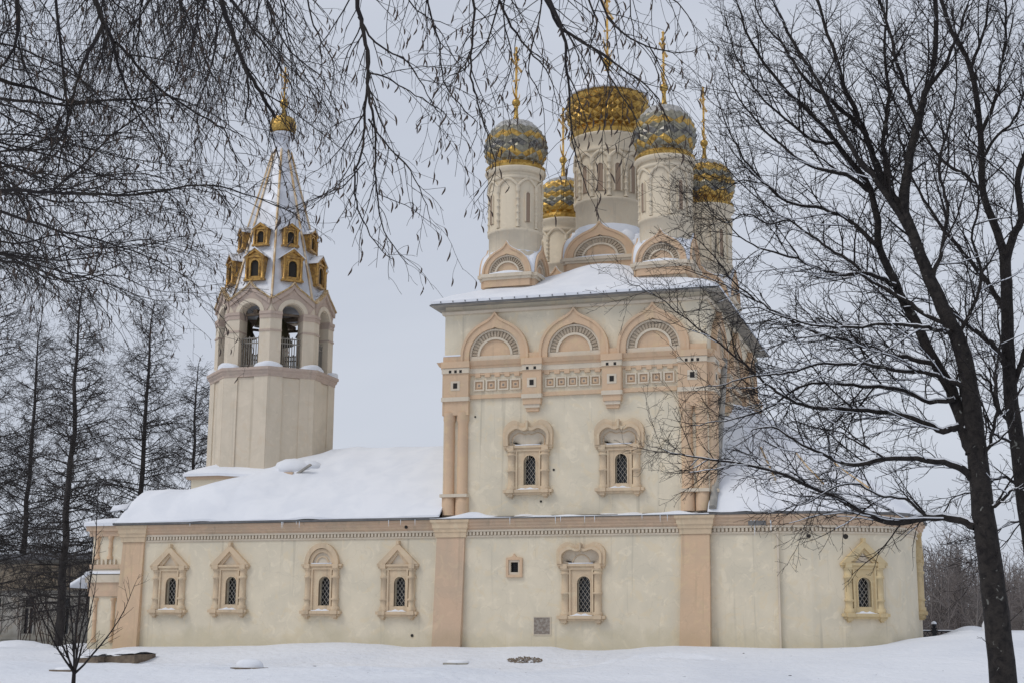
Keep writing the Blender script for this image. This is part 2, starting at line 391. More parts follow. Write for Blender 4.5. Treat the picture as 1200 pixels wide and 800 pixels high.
# ---- windows (parts of the church), local frame: x right, z up, -y outward, origin at middle of sill bottom
def surround(kind, W, H, ow, oh, oz, off=0.0, parent=church, frame=None, trim='trim', glazed=True, name='window', label=None, ph=None):
    ph = ph or H*0.30
    zsill = H*0.115; ztop = H-ph; hw = W/2
    mb = MB()
    # inner stepped frame with arched opening
    iw = W*0.52
    mb.panel(rect(-iw/2, iw/2, zsill, ztop-.10), [arch_poly(off, oz, ow, oh)], -.10, .16)
    mb.band([(-iw/2, zsill), (-iw/2, ztop-.10), (iw/2, ztop-.10), (iw/2, zsill)], [(-iw/2+.09, zsill), (-iw/2+.09, ztop-.19), (iw/2-.09, ztop-.19), (iw/2-.09, zsill)], -.17, .0)
    # frame around the opening
    op = arch_poly(off, oz, ow, oh)[1:]+[(off-ow/2, oz)]; op2 = arch_poly(off, oz-.0, ow+.12, oh+.06)[1:]+[(off-ow/2-.06, oz)]
    mb.band(op2, op, -.13, -.05)
    # entablature
    mb.box(-hw*.98, hw*.98, -.16, 0, ztop-.12, ztop-.02); mb.box(-hw*1.02, hw*1.02, -.24, 0, ztop-.02, ztop+.09)
    for sx in (-1, 1):
        mb.box(sx*hw*.72-.14*W/2, sx*hw*.72+.14*W/2, -.29, 0, ztop-.13, ztop+.095)
    win = mb.build(name, trim, parent, frame, label, recenter=False)
    subs = []
    c = MB()
    for sx in (-1, 1):
        cc = MB(); x = sx*hw*.69; r = W*.078; z0 = zsill; z1 = ztop-.13; zm = z0+(z1-z0)*.47
        prof = [(r*1.25, z0), (r*1.25, z0+.14), (r, z0+.17), (r, zm-.06), (r*1.22, zm-.05), (r*1.22, zm+.05), (r, zm+.06), (r, z1-.3), (r*1.3, z1-.28), (r*1.3, z1-.2), (r*1.05, z1-.19), (r*1.05, z1-.1), (r*1.3, z1-.09), (r*1.3, z1)]
        if kind != 'ogee': prof = [(r*1.35, z0), (r*1.35, z0+.2), (r, z0+.22), (r, z0+.52), (r*1.25, z0+.54), (r*1.3, z0+.6), (r, z0+.66), (r, z1-.52), (r*1.3, z1-.5), (r*1.3, z1-.38), (r, z1-.36), (r, z1-.1), (r*1.25, z1-.08), (r*1.25, z1)]
        cc.lathe(prof, 12, (x, -.06, 0)); subs.append(cc.build('column', trim, win))
    s_ = MB()
    s_.box(-hw*1.02, hw*1.02, -.30, 0, zsill-.17, zsill-.02); s_.box(-hw*.93, hw*.93, -.22, 0, zsill-.28, zsill-.17)
    for sx in (-1, 1):
        s_.box(sx*hw*.72-.19, sx*hw*.72+.19, -.36, 0, zsill-.19, zsill); s_.box(sx*hw*.72-.13, sx*hw*.72+.13, -.26, 0, zsill-.36, zsill-.19); s_.box(sx*hw*.72-.07, sx*hw*.72+.07, -.18, 0, zsill-.44, zsill-.36)
    subs.append(s_.build('sill', trim, win))
    p = MB()
    if kind == 'gable':
        o_ = [(-hw*1.02, ztop+.09), (0, H), (hw*1.02, ztop+.09)]
        k = .24
        p.band(o_, [(-hw*1.02+k*1.9, ztop+.09), (0, H-k*1.45), (hw*1.02-k*1.9, ztop+.09)], -.27, 0)
        k2 = .37
        p.band([(-hw*1.02+k*1.9, ztop+.09), (0, H-k*1.45), (hw*1.02-k*1.9, ztop+.09)], [(-hw*1.02+k2*1.9, ztop+.09), (0, H-k2*1.45), (hw*1.02-k2*1.9, ztop+.09)], -.15, 0)
        p.box(-.07, .07, -.3, 0, H-.06, H+.12)
        p.cm = 1; p.prism([(-hw*.5, ztop+.09), (hw*.5, ztop+.09), (0, H-.5)], -.05, .02)
    elif kind == 'arch':
        n = 20; R = hw*.86
        def half(r): return [(r*math.cos(PI-PI*i/n), ztop+.09+min(r*math.sin(PI-PI*i/n)*1.0, 99)*(H-ztop-.09)/R*(1 if r == R else R/R)) for i in range(n+1)]
        p.band(half(R), half(R*.76), -.27, 0); p.band(half(R*.74), half(R*.56), -.17, 0)
        p.cm = 1; p.band(half(R*.55), half(R*.02), -.05, .0)
        p.cm = 0; p.band(half(R*.40), half(R*.32), -.1, 0)
    else:   # ogee : heart shaped top with swollen shoulders
        n = 40; hh = H-ztop-.09
        def curve(k):
            pts = []
            for i in range(n+1):
                t = i/n; a = PI-PI*t; c = math.cos(a); s = math.sin(a)
                x = hw*1.02*math.copysign(abs(c)**.72, c)*(1+.045*math.sin(min(1, s*1.4)*PI))
                z = hh*(s**.52)*(1-.30*math.exp(-(c/.30)**2))*.98
                z += hh*.16*math.exp(-abs(c)/.10)
                pts.append((x*(1-k*1.0), ztop+.09+z*(1-k*1.55)))
            return pts
        p.band(curve(0), curve(.13), -.28, 0); p.band(curve(.13), curve(.22), -.37, 0)
        p.cm = 1; p.band(curve(.22), curve(.985), -.06, .0)
        p.cm = 0; cv = [(x*.95, z) for x, z in curve(.32)]
        if label and 'lowest' in label: cv = [(hw*.38*math.cos(PI-PI*i/12), ztop+.09+hw*.38*math.sin(PI*i/12)) for i in range(13)]
        p.tube([(x, -.07, z) for x, z in cv], .03, 5)
        p.tube([(0, -.40, ztop+.09+hh*.55), (0, -.38, ztop+.09+hh*.86)], [.05, .09], 6)
    subs.append(p.build('pediment', [trim, 'cream_plain'], win))
    # opening: pane and grille
    if glazed:
        q = MB(); q.prism(arch_poly(off, oz-.02, ow+.04, oh+.04), .30, .34); subs.append(q.build('pane', 'glass', win))
        gr = MB(); st = .215
        def inside(x, z):
            if abs(x-off) > ow/2 or z < oz: return False
            zz = oz+oh-ow/2
            return z < zz or (x-off)**2+(z-zz)**2 < (ow/2)**2
        for sg in (-1, 1):
            for k in range(-14, 20):
                run = []
                for i in range(60):
                    z = oz+oh*i/59; x = off+sg*(z-oz)*.72+k*st*sg-oh*.36*sg
                    if inside(x, z): run.append((x, z))
                if len(run) > 2: gr.tube([(run[0][0], .22+sg*.008, run[0][1]), (run[-1][0], .22+sg*.008, run[-1][1])], .014, 4)
        subs.append(gr.build('grille', 'grille', win))
    # snow on sill
    sw = MB(); sw.smooth = True
    n = 10; top = []
    for i in range(n+1):
        x = -iw/2+.05+(iw-.1)*i/n; top.append((x, zsill-.03+.16*math.sin(PI*(i+.15)/(n+.3))**.6*(.7+.3*math.sin(i*1.7+W*9))))
    sw.add([(x, -.27, zsill-.04) for x, z in top]+[(x, -.22, zsill+(z-zsill)*.6) for x, z in top]+[(x, -.03, z) for x, z in top], [(r*(n+1)+i, r*(n+1)+i+1, (r+1)*(n+1)+i+1, (r+1)*(n+1)+i) for r in range(2) for i in range(n)])
    if kind != 'gable': sw.box(-iw/2, iw/2, -.22, 0, ztop+.09, ztop+.15)
    subs.append(sw.build('snow', 'snow', win))
    return note(win, *subs)

# opening description in wall local coordinates
lower = []      # (px centre, py sill bottom, py tip, px width, kind, off)
holes_ref, holes_quad = [], []
YF = 0.0
def place_window(pxc, pyb, pyt, pxw, kind, Y, offf=0.0, holes=None, glass=(0.28, .38, .18), trim='trim', label=None, ph=None):
    a = at(pxc, pyb, Y); b = at(pxc, pyt, Y)
    W = pxw/(scale_at(a)*0.985); W = abs(xt(pxc+pxw/2, (pyb+pyt)/2, Y)-xt(pxc-pxw/2, (pyb+pyt)/2, Y))
    H = b.z-a.z; ow = W*glass[0]; oh = H*glass[1]; oz = H*glass[2]; off = offf*W
    surround(kind, W, H, ow, oh, oz, off, church, frame_at(a.x, Y, a.z), trim, True, label=label, ph=ph)
    if holes is not None: holes.append([(x+a.x, z+a.z) for x, z in arch_poly(off, oz, ow, oh)])

YW = 0.12   # refectory wall face
place_window(197, 723, 640, 43, 'gable', YW, .06, holes_ref, label='gabled window nearest the west corner')
place_window(268, 723, 638, 44, 'gable', YW, .05, holes_ref, label='second gabled window, under the larger bare wall')
place_window(376.5, 725, 636, 46, 'arch', YW, .07, holes_ref, label='refectory window with a round arched hood')
place_window(466, 726, 636, 47, 'gable', YW, .05, holes_ref, label='gabled window beside the thick ochre buttress')
place_window(682, 732, 632, 55, 'ogee', 0, .05, holes_quad, (.28, .42, .15), label='lowest of the three windows with scrolled heart shaped hoods', ph=1.28)
holes_up = []
YU = 0.35
place_window(619.5, 584, 489, 56, 'ogee', YU, .03, holes_up, (.25, .36, .17), label='upper left window with heart shaped hood', ph=1.55)
place_window(727, 582, 487, 56, 'ogee', YU, .03, holes_up, (.25, .36, .17), label='upper right window with heart shaped hood', ph=1.55)

# ---- refectory walls
w_ = MB(); w_.panel(rect(XR, XW+.02, -.6, ZC), holes_ref, YW, .45)
w_.box(XR, XR+.9, YW+.003, 15, -.6, ZC-.01); w_.box(XR+.01, XW, 14.3, 15.1, -.6, ZC-.02)
for cx in (254, 473): pass
w_.build('refectory_wall', 'cream', church, I4())
# ---- quadrangle lower walls
ventx = at(603, 664, 0); q_ = MB()
vent_h = rect(ventx.x-.2, ventx.x+.2, ventx.z-.25, ventx.z+.25)
q_.panel(rect(XW, XE, -.6, ZC), holes_quad+[vent_h], 0, .5); q_.box(XW, XW+.8, .003, YB, -.6, ZC-.01); q_.box(XE-.8, XE, .003, YB, -.6, ZC-.012); q_.box(XW+.8, XE-.8, YB-.8, YB, -.6, ZC-.02)
q_.build('quadrangle_base_wall', 'cream', church, I4())
v = MB(frame_at(ventx.x, 0, ventx.z))
v.band([(-.42, -.5), (-.42, .47), (-.12, .5), (0, .68), (.12, .5), (.42, .47), (.42, -.5), (-.42, -.5)], [(-.30, -.38), (-.30, .36), (-.12, .36), (0, .36), (.12, .36), (.30, .36), (.30, -.38), (-.30, -.38)], -.12, 0)
v.cm = 1; v.band([(-.3, -.38), (-.3, .36), (.3, .36), (.3, -.38), (-.3, -.38)], [(-.2, -.25), (-.2, .25), (.2, .25), (.2, -.25), (-.2, -.25)], -.05, 0)
vo = v.build('vent_window', ['ochre', 'cream_plain'], church, I4(), 'small square vent window in an ochre frame')
v = MB(frame_at(ventx.x, 0, ventx.z)); v.box(-.2, .2, .2, .24, -.25, .25); v.build('pane', 'glass', vo, I4())
v = MB(frame_at(ventx.x, 0, ventx.z))
for i in range(-2, 3): v.tube([(i*.08, .05, -.25), (i*.08, .05, .25)], .012, 4); v.tube([(-.2, .07, i*.1), (.2, .07, i*.1)], .012, 4)
v.build('grille', 'iron', vo, I4())
bp_ = at(635.5, 733, 0); v = MB(); v.box(bp_.x-.42, bp_.x+.40, -.02, .05, bp_.z-.40, bp_.z+.42); v.build('brick_patch', 'brick', church, I4(), 'square of bare grey brick low on the wall')
v = MB(); v.band([(bp_.x-.47, bp_.z-.45), (bp_.x-.47, bp_.z+.47), (bp_.x+.45, bp_.z+.47), (bp_.x+.45, bp_.z-.45), (bp_.x-.47, bp_.z-.45)], [(bp_.x-.42, bp_.z-.40), (bp_.x-.42, bp_.z+.42), (bp_.x+.40, bp_.z+.42), (bp_.x+.40, bp_.z-.40), (bp_.x-.42, bp_.z-.40)], -.035, 0); v.build('patch_edge', 'cream_plain', church, I4())
for (px, py, Y, r) in ((254+34, 630.5, YW, .07), (416, 630, YW, .09), (476, 617, -.12, .09), (483, 744, YW, .08), (557, 488, YU, .05), (649, 550, YU, .06), (634, 587, YU, .06), (532, 680, -.17, .05), (532, 699, -.17, .05), (948, 627.5, .14, .1), (991, 628, .45, .13)):
    P = at(px, py, Y); v = MB(Matrix.Translation(P) @ Matrix.Rotation(PI/2, 4, 'X')); v.lathe([(r, 0), (r, .03)], 8, smooth=False); v.build('vent_hole', 'hole', church, I4())

# ---- buttresses / pilasters on the lower storey
def buttress(pl0, pr0, pl1, pr1, Y, thick, lab, mt='ochre'):
    b0 = xt(pl0, 757, Y); b1 = xt(pr0, 757, Y); t0 = xt(pl1, 628, Y); t1 = xt(pr1, 628, Y); zt_ = 5.42
    m_ = MB(); n = 8
    for i in range(n):
        a = i/n; b = (i+1)/n
        def ringp(s_):
            z = -.6+(zt_+.6)*s_; k = s_**.8; th = thick+.22*(1-s_); j = .012*math.sin(i*2.1)
            return [(b0+(t0-b0)*k, Y-th, z), (b1+(t1-b1)*k, Y-th, z), (b1+(t1-b1)*k, Y+.1, z), (b0+(t0-b0)*k, Y+.1, z)]
        A = ringp(a); B = ringp(b)
        m_.add(A+B, [(0, 1, 5, 4), (1, 2, 6, 5), (3, 0, 4, 7)]+([(4, 5, 6, 7)] if i == n-1 else []))
    return m_.build('buttress', mt, church, I4(), lab)
buttress(135, 163, 146, 170.5, YW, .12, 'ochre corner buttress by the porch')
buttress(508, 541, 513, 545.5, 0, .15, 'rose tinted buttress between refectory and quadrangle', 'pink')
buttress(797, 833.5, 799, 832, 0, .15, 'ochre pilaster between quadrangle and apse')

# ---- lower cornice: rose upper mouldings, cream fillet, dentil row
apse_path = [(XE, .14), (-8.72, .14), (-8.7, .2), (-7.2, .42), (-5.75, .88), (-3.72, 2.0), (-3.05, 3.0), (-2.68, 4.1), (-2.55, 5.4), (-2.5, 9.2), (-3.2, 12), (-5, 14.6), (-8, 16.2), (XE, 17.0)]
def cornice(path, lab, zt_=ZC, ov=0.0):
    m_ = MB()
    m_.sweep(path, [(0, zt_-.52), (.10, zt_-.52), (.13, zt_-.45), (.19, zt_-.43), (.19, zt_-.34), (.26, zt_-.28), (.27, zt_-.16), (.36, zt_-.12), (.38, zt_), (0, zt_)])
    a = m_.build('cornice', 'pink', church, I4(), lab)
    m_ = MB(); m_.sweep(path, [(0, zt_-.62), (.12, zt_-.62), (.12, zt_-.522), (0, zt_-.522)]); m_.sweep(path, [(0, zt_-.92), (.05, zt_-.92), (.09, zt_-.86), (.09, zt_-.82), (0, zt_-.80)])
    # dentils along the path
    acc = 0.0; step = .19
    for i in range(len(path)-1):
        p = Vector(path[i]); q = Vector(path[i+1]); d = (q-p); L = d.length
        if L < .3 or max(p.y, q.y) > 7: continue
        d.normalize(); ang = math.atan2(d.y, d.x); k = int(L/step)
        m_.M = frame_at(p.x, p.y, 0, ang); m_.cm = 1; m_.box(.02, L-.02, -.03, 0, zt_-.81, zt_-.625); m_.cm = 0
        for j in range(k):
            c = p+d*((j+.5)*L/k); m_.M = frame_at(c.x, c.y, 0, ang); m_.box(-.055, .055, -.11, 0, zt_-.80, zt_-.63)
    m_.M = I4()
    m_.build('dentil_course', ['cream_plain', 'brickray'], a, I4())
    return a
cornice([(XR-.02, 9.0), (XR-.02, YW), (XW, YW)], 'moulded cornice of the refectory')
cornice([(XW+.1, 0.0), (XE-.1, 0.0)], 'moulded cornice of the quadrangle')
cornice(apse_path[:11], 'curved moulded cornice of the apse')
for (a, b, Y) in ((513, 545.5, 0), (799, 832, 0), (146, 170.5, YW)):   # breaks over the pilasters
    x0, x1 = xt(a, 628, Y)-.04, xt(b, 628, Y)+.04
    m_ = MB(); m_.sweep([(x0, Y), (x0, Y-.16), (x1, Y-.16), (x1, Y)], [(0, ZC-.9), (.04, ZC-.9), (.06, ZC-.64), (.10, ZC-.62), (.11, ZC-.5), (.17, ZC-.42), (.18, ZC-.2), (.25, ZC-.13), (.27, ZC-.004), (-.1, ZC-.004)])
    m_.box(x0, x1, Y-.16, Y, ZC-.9, ZC-.01); m_.build('pilaster_capital', 'trim', church, I4())

# ---- apse walls
m_ = MB()
awin = None
for i in range(len(apse_path)-1):
    p, q = Vector(apse_path[i]), Vector(apse_path[i+1]); d = q-p; L = d.length; ang = math.atan2(d.y, d.x)
    m_.M = frame_at(p.x, p.y, 0, ang)
    if i == 4:
        # facet with a window
        mid = L*.43; wz = None
        P = Vector((p.x+d.x*.43, p.y+d.y*.43)); zb = zt(1027, 729, P.y); ztp = zt(1027, 633, P.y); H = ztp-zb
        W = 2.30; ow, oh, oz = W*.29, H*.36, H*.19
        hole = arch_poly(mid-.0, oz+zb, ow, oh); m_.panel(rect(0, L, -.6, ZC), [hole], 0, .9)
        F = frame_at(P.x, P.y, zb, ang); surround('gable', W, H, ow, oh, oz, 0, church, F, 'ochre2', True, label='gabled window on the curved apse wall')
    else: m_.add([(0, 0, -.6), (L, 0, -.6), (L, 0, ZC), (0, 0, ZC)], [(0, 1, 2, 3)])
m_.build('apse_wall', 'cream', church, I4(), 'curved cream plaster wall of the apse')
m_ = MB(); m_.box(-8.76, -8.66, .02, .3, -.6, ZC-.92); m_.build('wall_seam', 'cream_plain', church, I4())
surround('gable', 2.3, 4.3, .62, 1.5, .8, 0, church, frame_at(-2.55, 6.7, zt(1080, 727, 6), PI/2*.985), 'ochre2', True, label='east window seen in profile at the end of the apse')

# ---- quadrangle upper walls
UW, UE = -25.9, -11.95
ZE = 17.55
m_ = MB(); m_.panel(rect(UW, UE, ZC-.1, ZE+.3), holes_up, YU, .5)
m_.box(UW, UW+.7, YU+.003, YB, ZC-.1, ZE+.3); m_.box(UE-.7, UE, YU+.003, YB, ZC-.1, ZE+.3); m_.box(UW+.7, UE-.7, YB-.7, YB, ZC-.1, ZE+.3)
m_.build('quadrangle_wall', 'cream', church, I4(), 'plain cream wall of the tall quadrangle')

# levels of the order
zA = (zt(530, 426, YU)+zt(690, 416, YU))/2     # top of belt
zB = (zt(530, 467, YU)+zt(690, 463, YU))/2     # bottom of frieze
def order(Fm, x0, x1, pcs, kx, lab, squares=True):
    """decorate a wall face: local x from x0 to x1, outward -y"""
    b = MB(Fm)
    b.sweep([(x0-.02, .3), (x0-.02, 0), (x1+.02, 0), (x1+.02, .3)], [(0, zA-.36), (.12, zA-.36), (.14, zA-.24), (.2, zA-.22), (.3, zA-.04), (.32, zA), (0, zA)])
    fr = b.build('frieze', 'ochre', church, I4(), lab)
    b = MB(Fm); b.box(x0, x1, -.10, 0, zA-.62, zA-.362)
    z1 = zB+.42; z2 = zA-.95
    # dentil steps
    n = int((x1-x0)/.52)
    b.cm = 1
    for i in range(n):
        x = x0+(x1-x0)*(i+.5)/n; b.box(x-.14, x+.14, -.105, 0, zA-.84, zA-.623); b.box(x-.27, x+.27, -.085, 0, zA-.72, zA-.625)
    b.box(x0, x1, -.12, 0, zB, zB+.2); b.cm = 0
    b.build('belt_course', ['cream_plain', 'ochre'], fr, I4())
    b = MB(Fm)
    segs = [x0+1.42]+[p for p in pcs]+[x1-1.42]
    for s in range(len(segs)-1):
        a = segs[s]+(.62 if s > 0 else .2); c = segs[s+1]-(.62 if s < len(segs)-2 else .2)
        k = 5 if s == 1 else 4
        for i in range(k):
            x = a+(c-a)*(i+.5)/k; h = min(.31, (c-a)/k*.44); g_ = h*.72; zc = (z1+z2)/2-.02
            b.cm = 0; b.band([(x-h, zc-h), (x-h, zc+h), (x+h, zc+h), (x+h, zc-h), (x-h, zc-h)], [(x-g_, zc-g_), (x-g_, zc+g_), (x+g_, zc+g_), (x+g_, zc-g_), (x-g_, zc-g_)], -.09, 0)
            b.cm = 1; b.box(x-g_+.001, x+g_-.001, -.01, .02, zc-g_+.001, zc+g_-.001); b.box(x-.13, x+.13, -.05, 0, zc-.13, zc+.13)
            b.cm = 2; b.box(x-.06, x+.06, -.055, 0, zc-.06, zc+.06)
    b.build('frieze_niches', ['cream_plain', 'ochre', 'brick'], fr, I4())
    # brackets and corner pilasters
    for p in list(pcs)+['L', 'R']:
        b = MB(Fm)
        if p == 'L': c, hw_ = x0+.72, .72
        elif p == 'R': c, hw_ = x1-.72, .72
        else: c, hw_ = p, .50
        b.box(c-hw_, c+hw_, -.30, 0, zB+.1, zA-.3); b.cm = 1; b.box(c-hw_-.03, c+hw_+.03, -.36, 0, zA-.62, zA-.34)
        b.box(c-hw_-.04, c+hw_+.04, -.36, 0, zB-.12, zB+.1); b.box(c-.25, c+.25, -.32, 0, zB+.45, zB+.95); b.cm = 2; b.box(c-.11, c+.11, -.335, 0, zB+.56, zB+.84)
        for s_ in (-.28, .02, .3) if hw_ > .6 else (-.22, .18): b.box(c+s_-.07, c+s_+.07, -.365, 0, zA-.60, zA-.45)
        b.cm = 0; b.box(c-hw_-.06, c+hw_+.06, -.40, 0, zA-.33, zA+.002)
        if p in ('L', 'R'):
            zt0 = ZC+.25
            b.box(c-hw_, c+hw_, -.26, 0, zB-.85, zB-.12)
            for sx in (-1, 1):
                b.lathe([(.36, zt0), (.36, zt0+.95), (.29, zt0+1.05), (.28, zB-1.25), (.34, zB-1.1), (.34, zB-.7)], 12, (c+sx*.37, -.02, 0))
                b.cm = 1; b.box(c+sx*.37-.37, c+sx*.37+.37, -.42, 0, zt0+.92, zt0+1.08); b.cm = 0
            b.build('corner_pilaster', ['ochre', 'cream_plain', 'hole'], church, I4())
        else:
            b.box(c-hw_*.95, c+hw_*.95, -.30, 0, zB-.42, zB-.12); b.cm = 1; b.box(c-hw_*.8, c+hw_*.8, -.24, 0, zB-.60, zB-.42); b.cm = 0; b.box(c-hw_*.66, c+hw_*.66, -.17, 0, zB-.78, zB-.60)
            b.build('bracket', ['ochre', 'cream_plain', 'hole'], church, I4())
    return fr
FX = frame_at(0, YU, 0)
pc = [xt(625, 445, YU), xt(718.5, 440, YU)]
order(FX, UW, UE, pc, None, 'carved frieze across the south wall')
# east face: local x runs along +Y
FE = frame_at(UE, YU, 0, PI/2)
order(FE, 0, YB-YU, [5.4, 11.6], None, 'carved frieze on the east wall')

def kokoshnik(R, tip, Fm, name='kokoshnik', label=None, base=True, deep=.0, sp=.0):
    k = MB()
    n = 30
    O = [(-R, -sp)]+ogee(R, tip, n)+[(R, -sp)]
    Ii = [(-R*.76, -sp)]+ogee(R*.76, tip*.15, n, sharp=.06)+[(R*.76, -sp)]
    k.band(O, Ii, -.24, deep); 
    rim = [(-R*1.0, -sp)]+ogee(R*1.0, tip, n)+[(R*1.0, -sp)]; rin = [(-R*.93, -sp)]+ogee(R*.93, tip*.95, n)+[(R*.93, -sp)]
    k.band(rim, rin, -.30, -.24)
    main = k.build(name, 'ochre', church, Fm, label, recenter=False)
    subs = []
    k = MB(); k.band(ogee(R*.755, 0, n), ogee(R*.70, 0, n), -.14, deep); k.band(ogee(R*.52, 0, n), ogee(R*.455, 0, n), -.14, deep)
    k.band(ogee(R*.70, 0, n), ogee(R*.52, 0, n), -.02, deep)
    k.box(-R*.75, R*.75, -.12, deep, -sp-.02 if sp else -.16*R, 0)
    subs.append(k.build('inner_arch', 'cream_plain', main))
    k = MB()
    for i in range(21):
        a = PI*(i+.5)/21; k.M = Matrix.Rotation(-(a-PI/2), 4, 'Y'); 
        k.box(-R*.026, R*.026, -.10, 0, R*.53, R*.69)
    k.M = I4()
    subs.append(k.build('brick_rays', 'brickray', main))
    k = MB(); k.prism([p for p in ogee(R*.45, 0, n)], -.04, deep); subs.append(k.build('tympanum', 'ochre', main))
    if base:
        k = MB(); hb = .30*R if R < 2 else .5
        k.box(-R*1.04, R*1.04, -.36, deep+.1, -hb*.45, -.0-.003); k.box(-R*.98, R*.98, -.27, deep+.1, -hb*.8, -hb*.45); k.cm = 1; k.box(-R*.94, R*.94, -.2, deep+.1, -hb*1.7, -hb*.8)
        subs.append(k.build('ledge', ['cream_plain', 'ochre'], main))
        sw = MB(); sw.smooth = True
        xs_ = [-R*.7+R*1.4*i/14 for i in range(15)]
        sw.add([(x, -.33, 0) for x in xs_]+[(x, -.28, .10*math.cos(x/R*1.9)+.02) for x in xs_]+[(x, -.05, .2*math.cos(x/R*1.9)+.02) for x in xs_], [(r*15+i, r*15+i+1, (r+1)*15+i+1, (r+1)*15+i) for r in range(2) for i in range(14)])
        # snow line on the extrados
        O1 = ogee(R*1.0, tip, n); O2 = ogee(R*1.035, tip, n)
        sw.band(O2, O1, -.20, deep+.1)
        subs.append(sw.build('snow', 'snow', main))
    return note(main, *subs)
zk = zA+.27
kx = [xt(581, 405, YU), xt(673.5, 400, YU), xt(766, 395, YU)]
R0 = 1.85
for i, x in enumerate(kx):
    kokoshnik(R0, .44, frame_at(x, YU, zk), base=False, sp=.30, label=['western', 'middle', 'eastern'][i]+' arched gable on the south wall')
for i, yy in enumerate((3.0, 8.6, 14.2)):
    kokoshnik(R0, .44, frame_at(UE, YU+yy, zk, PI/2), base=False, sp=.30, label='arched gable on the east wall')
# link between the arches
b = MB(); xs_ = [UW]+kx+[UE]
for i in range(4):
    a = xs_[i]+(R0 if i else 0); c = xs_[i+1]-(R0 if i < 3 else 0)
    if c-a > .05: b = MB(); b.box(a, c, YU-.24, YU, zA+.002, zA+.30); b.build('arch_spandrel', 'ochre', church, I4())
b = MB(); b.box(UW+.02, kx[0]-R0, YU-.26, YU, zA+.30, zA+.38); b.build('snow_strip', 'snow', church, I4())

# ---- ledge between storeys with snow
b = MB(); b.sweep([(XW, 3), (XW, 0), (XE+.02, 0), (XE+.02, 1)], [(.44, ZC+.002), (.44, ZC+.05), (-.4, ZC+.20), (-.4, ZC+.002)]); b.build('ledge_flashing', 'metalroof', church, I4())
b = MB(); b.smooth = True; n = 90; rows = []
for r, (yy, zz) in enumerate(((-.44, 0), (-.42, .07), (-.25, .13), (.05, .17), (.38, .22))):
    for i in range(n+1):
        x = XW-.2+(XE-XW+.3)*i/n; amp = .5+.45*sn(x, r, 1.4, 3)+.25*sn(x, r*.3, 4.2, 7); e = max(math.exp(-((x-XW-2.0)/.9)**2), .6*math.exp(-((x-XE+1.6)/.7)**2))
        rows.append((x, yy-.02*math.sin(x*3)*(r == 1), ZC+.05+zz*max(.12, amp)*.9+(.22*e if r > 1 else .05*e if r else 0)))
b.add(rows, [(r*(n+1)+i, r*(n+1)+i+1, (r+1)*(n+1)+i+1, (r+1)*(n+1)+i) for r in range(4) for i in range(n)]); b.build('ledge_snow', 'snow', church, I4())

# ---- quadrangle roof
EX0, EX1, EY0, EY1 = xt(504, 359, -.3), -11.2, -.32, YB+.85
b = MB()
b.sweep([(UW, YU), (UE, YU), (UE, YB), (UW, YB)], [(0, ZE-.42), (.12, ZE-.42), (.16, ZE-.28), (.10, ZE-.2), (0, ZE-.2)], closed=True)
b.build('eaves_moulding', 'cream_plain', church, I4())
b = MB(); b.add([(EX0, EY0, ZE), (EX1, EY0, ZE), (EX1, EY1, ZE), (EX0, EY1, ZE), (UW, YU, ZE+.03), (UE, YU, ZE+.03), (UE, YB, ZE+.03), (UW, YB, ZE+.03)], [(0, 1, 5, 4), (1, 2, 6, 5), (2, 3, 7, 6), (3, 0, 4, 7)])
sof = b.build('soffit', 'soffit', church, I4())
b = MB(); zp = 3.5
b.sweep([(EX0, EY0), (EX1, EY0), (EX1, EY1), (EX0, EY1)], [(0, ZE), (.02, ZE), (.02, ZE+.07), (0, ZE+.07)], closed=True)
cx_, cy_ = (EX0+EX1)/2, (EY0+EY1)/2
b.add([(EX0, EY0, ZE+.08), (EX1, EY0, ZE+.08), (EX1, EY1, ZE+.08), (EX0, EY1, ZE+.08), (cx_, cy_, ZE+.08+zp-.4)], [(0, 1, 4), (1, 2, 4), (2, 3, 4), (3, 0, 4)])
qroof = b.build('roof', 'metalroof', church, I4(), 'low hipped roof of the quadrangle under thick snow')
def sheet(name, x0, x1, y0, y1, nx_, ny_, func, mt, parent, thick=.14, label=None):
    m_ = MB(); m_.smooth = True; V = []
    for j in range(ny_+1):
        for i in range(nx_+1):
            x = x0+(x1-x0)*i/nx_; y = y0+(y1-y0)*j/ny_
            z, on = func(x, y); V.append((x, y, z))
    m_.add(V, [(j*(nx_+1)+i, j*(nx_+1)+i+1, (j+1)*(nx_+1)+i+1, (j+1)*(nx_+1)+i) for j in range(ny_) for i in range(nx_)])
    # skirts
    W_ = nx_+1
    edge = [i for i in range(W_)]+[j*W_+nx_ for j in range(1, ny_+1)]+[ny_*W_+i for i in range(nx_-1, -1, -1)]+[j*W_ for j in range(ny_-1, 0, -1)]
    ev = [V[i] for i in edge]; n = len(ev)
    m_.add(ev+[(p[0], p[1], p[2]-thick) for p in ev], [((i+1) % n, i, i+n, (i+1) % n+n) for i in range(n)])
    return m_.build(name, mt, parent, I4(), label)
def fq(x, y):
    d = min(x-EX0, EX1-x, y-EY0, EY1-y); d = max(d, 0)
    z = ZE+.24+.47*d-.016*d*d; z += .10*(1-math.exp(-d*3))+.07*sn(x, y, .8, 2)*min(1, d)+.02*sn(x, y, 3, 5)*min(1, d)
    # drift in the middle in front of the central drum
    z += .75*math.exp(-((x+18.6)/2.3)**2-((y-4.6)/1.8)**2)
    return z, 1
sheet('snow', EX0+.04, EX1-.04, EY0+.03, EY1-.03, 90, 90, fq, 'snow', qroof, .15)
b = MB()
for i in range(22): x = EX0+.6+i*.68; b.box(x-.018, x+.018, EY0-.02, EY0+.05, ZE+.14, ZE+.22)
b.build('snow_guards', 'metalroof', qroof, I4())

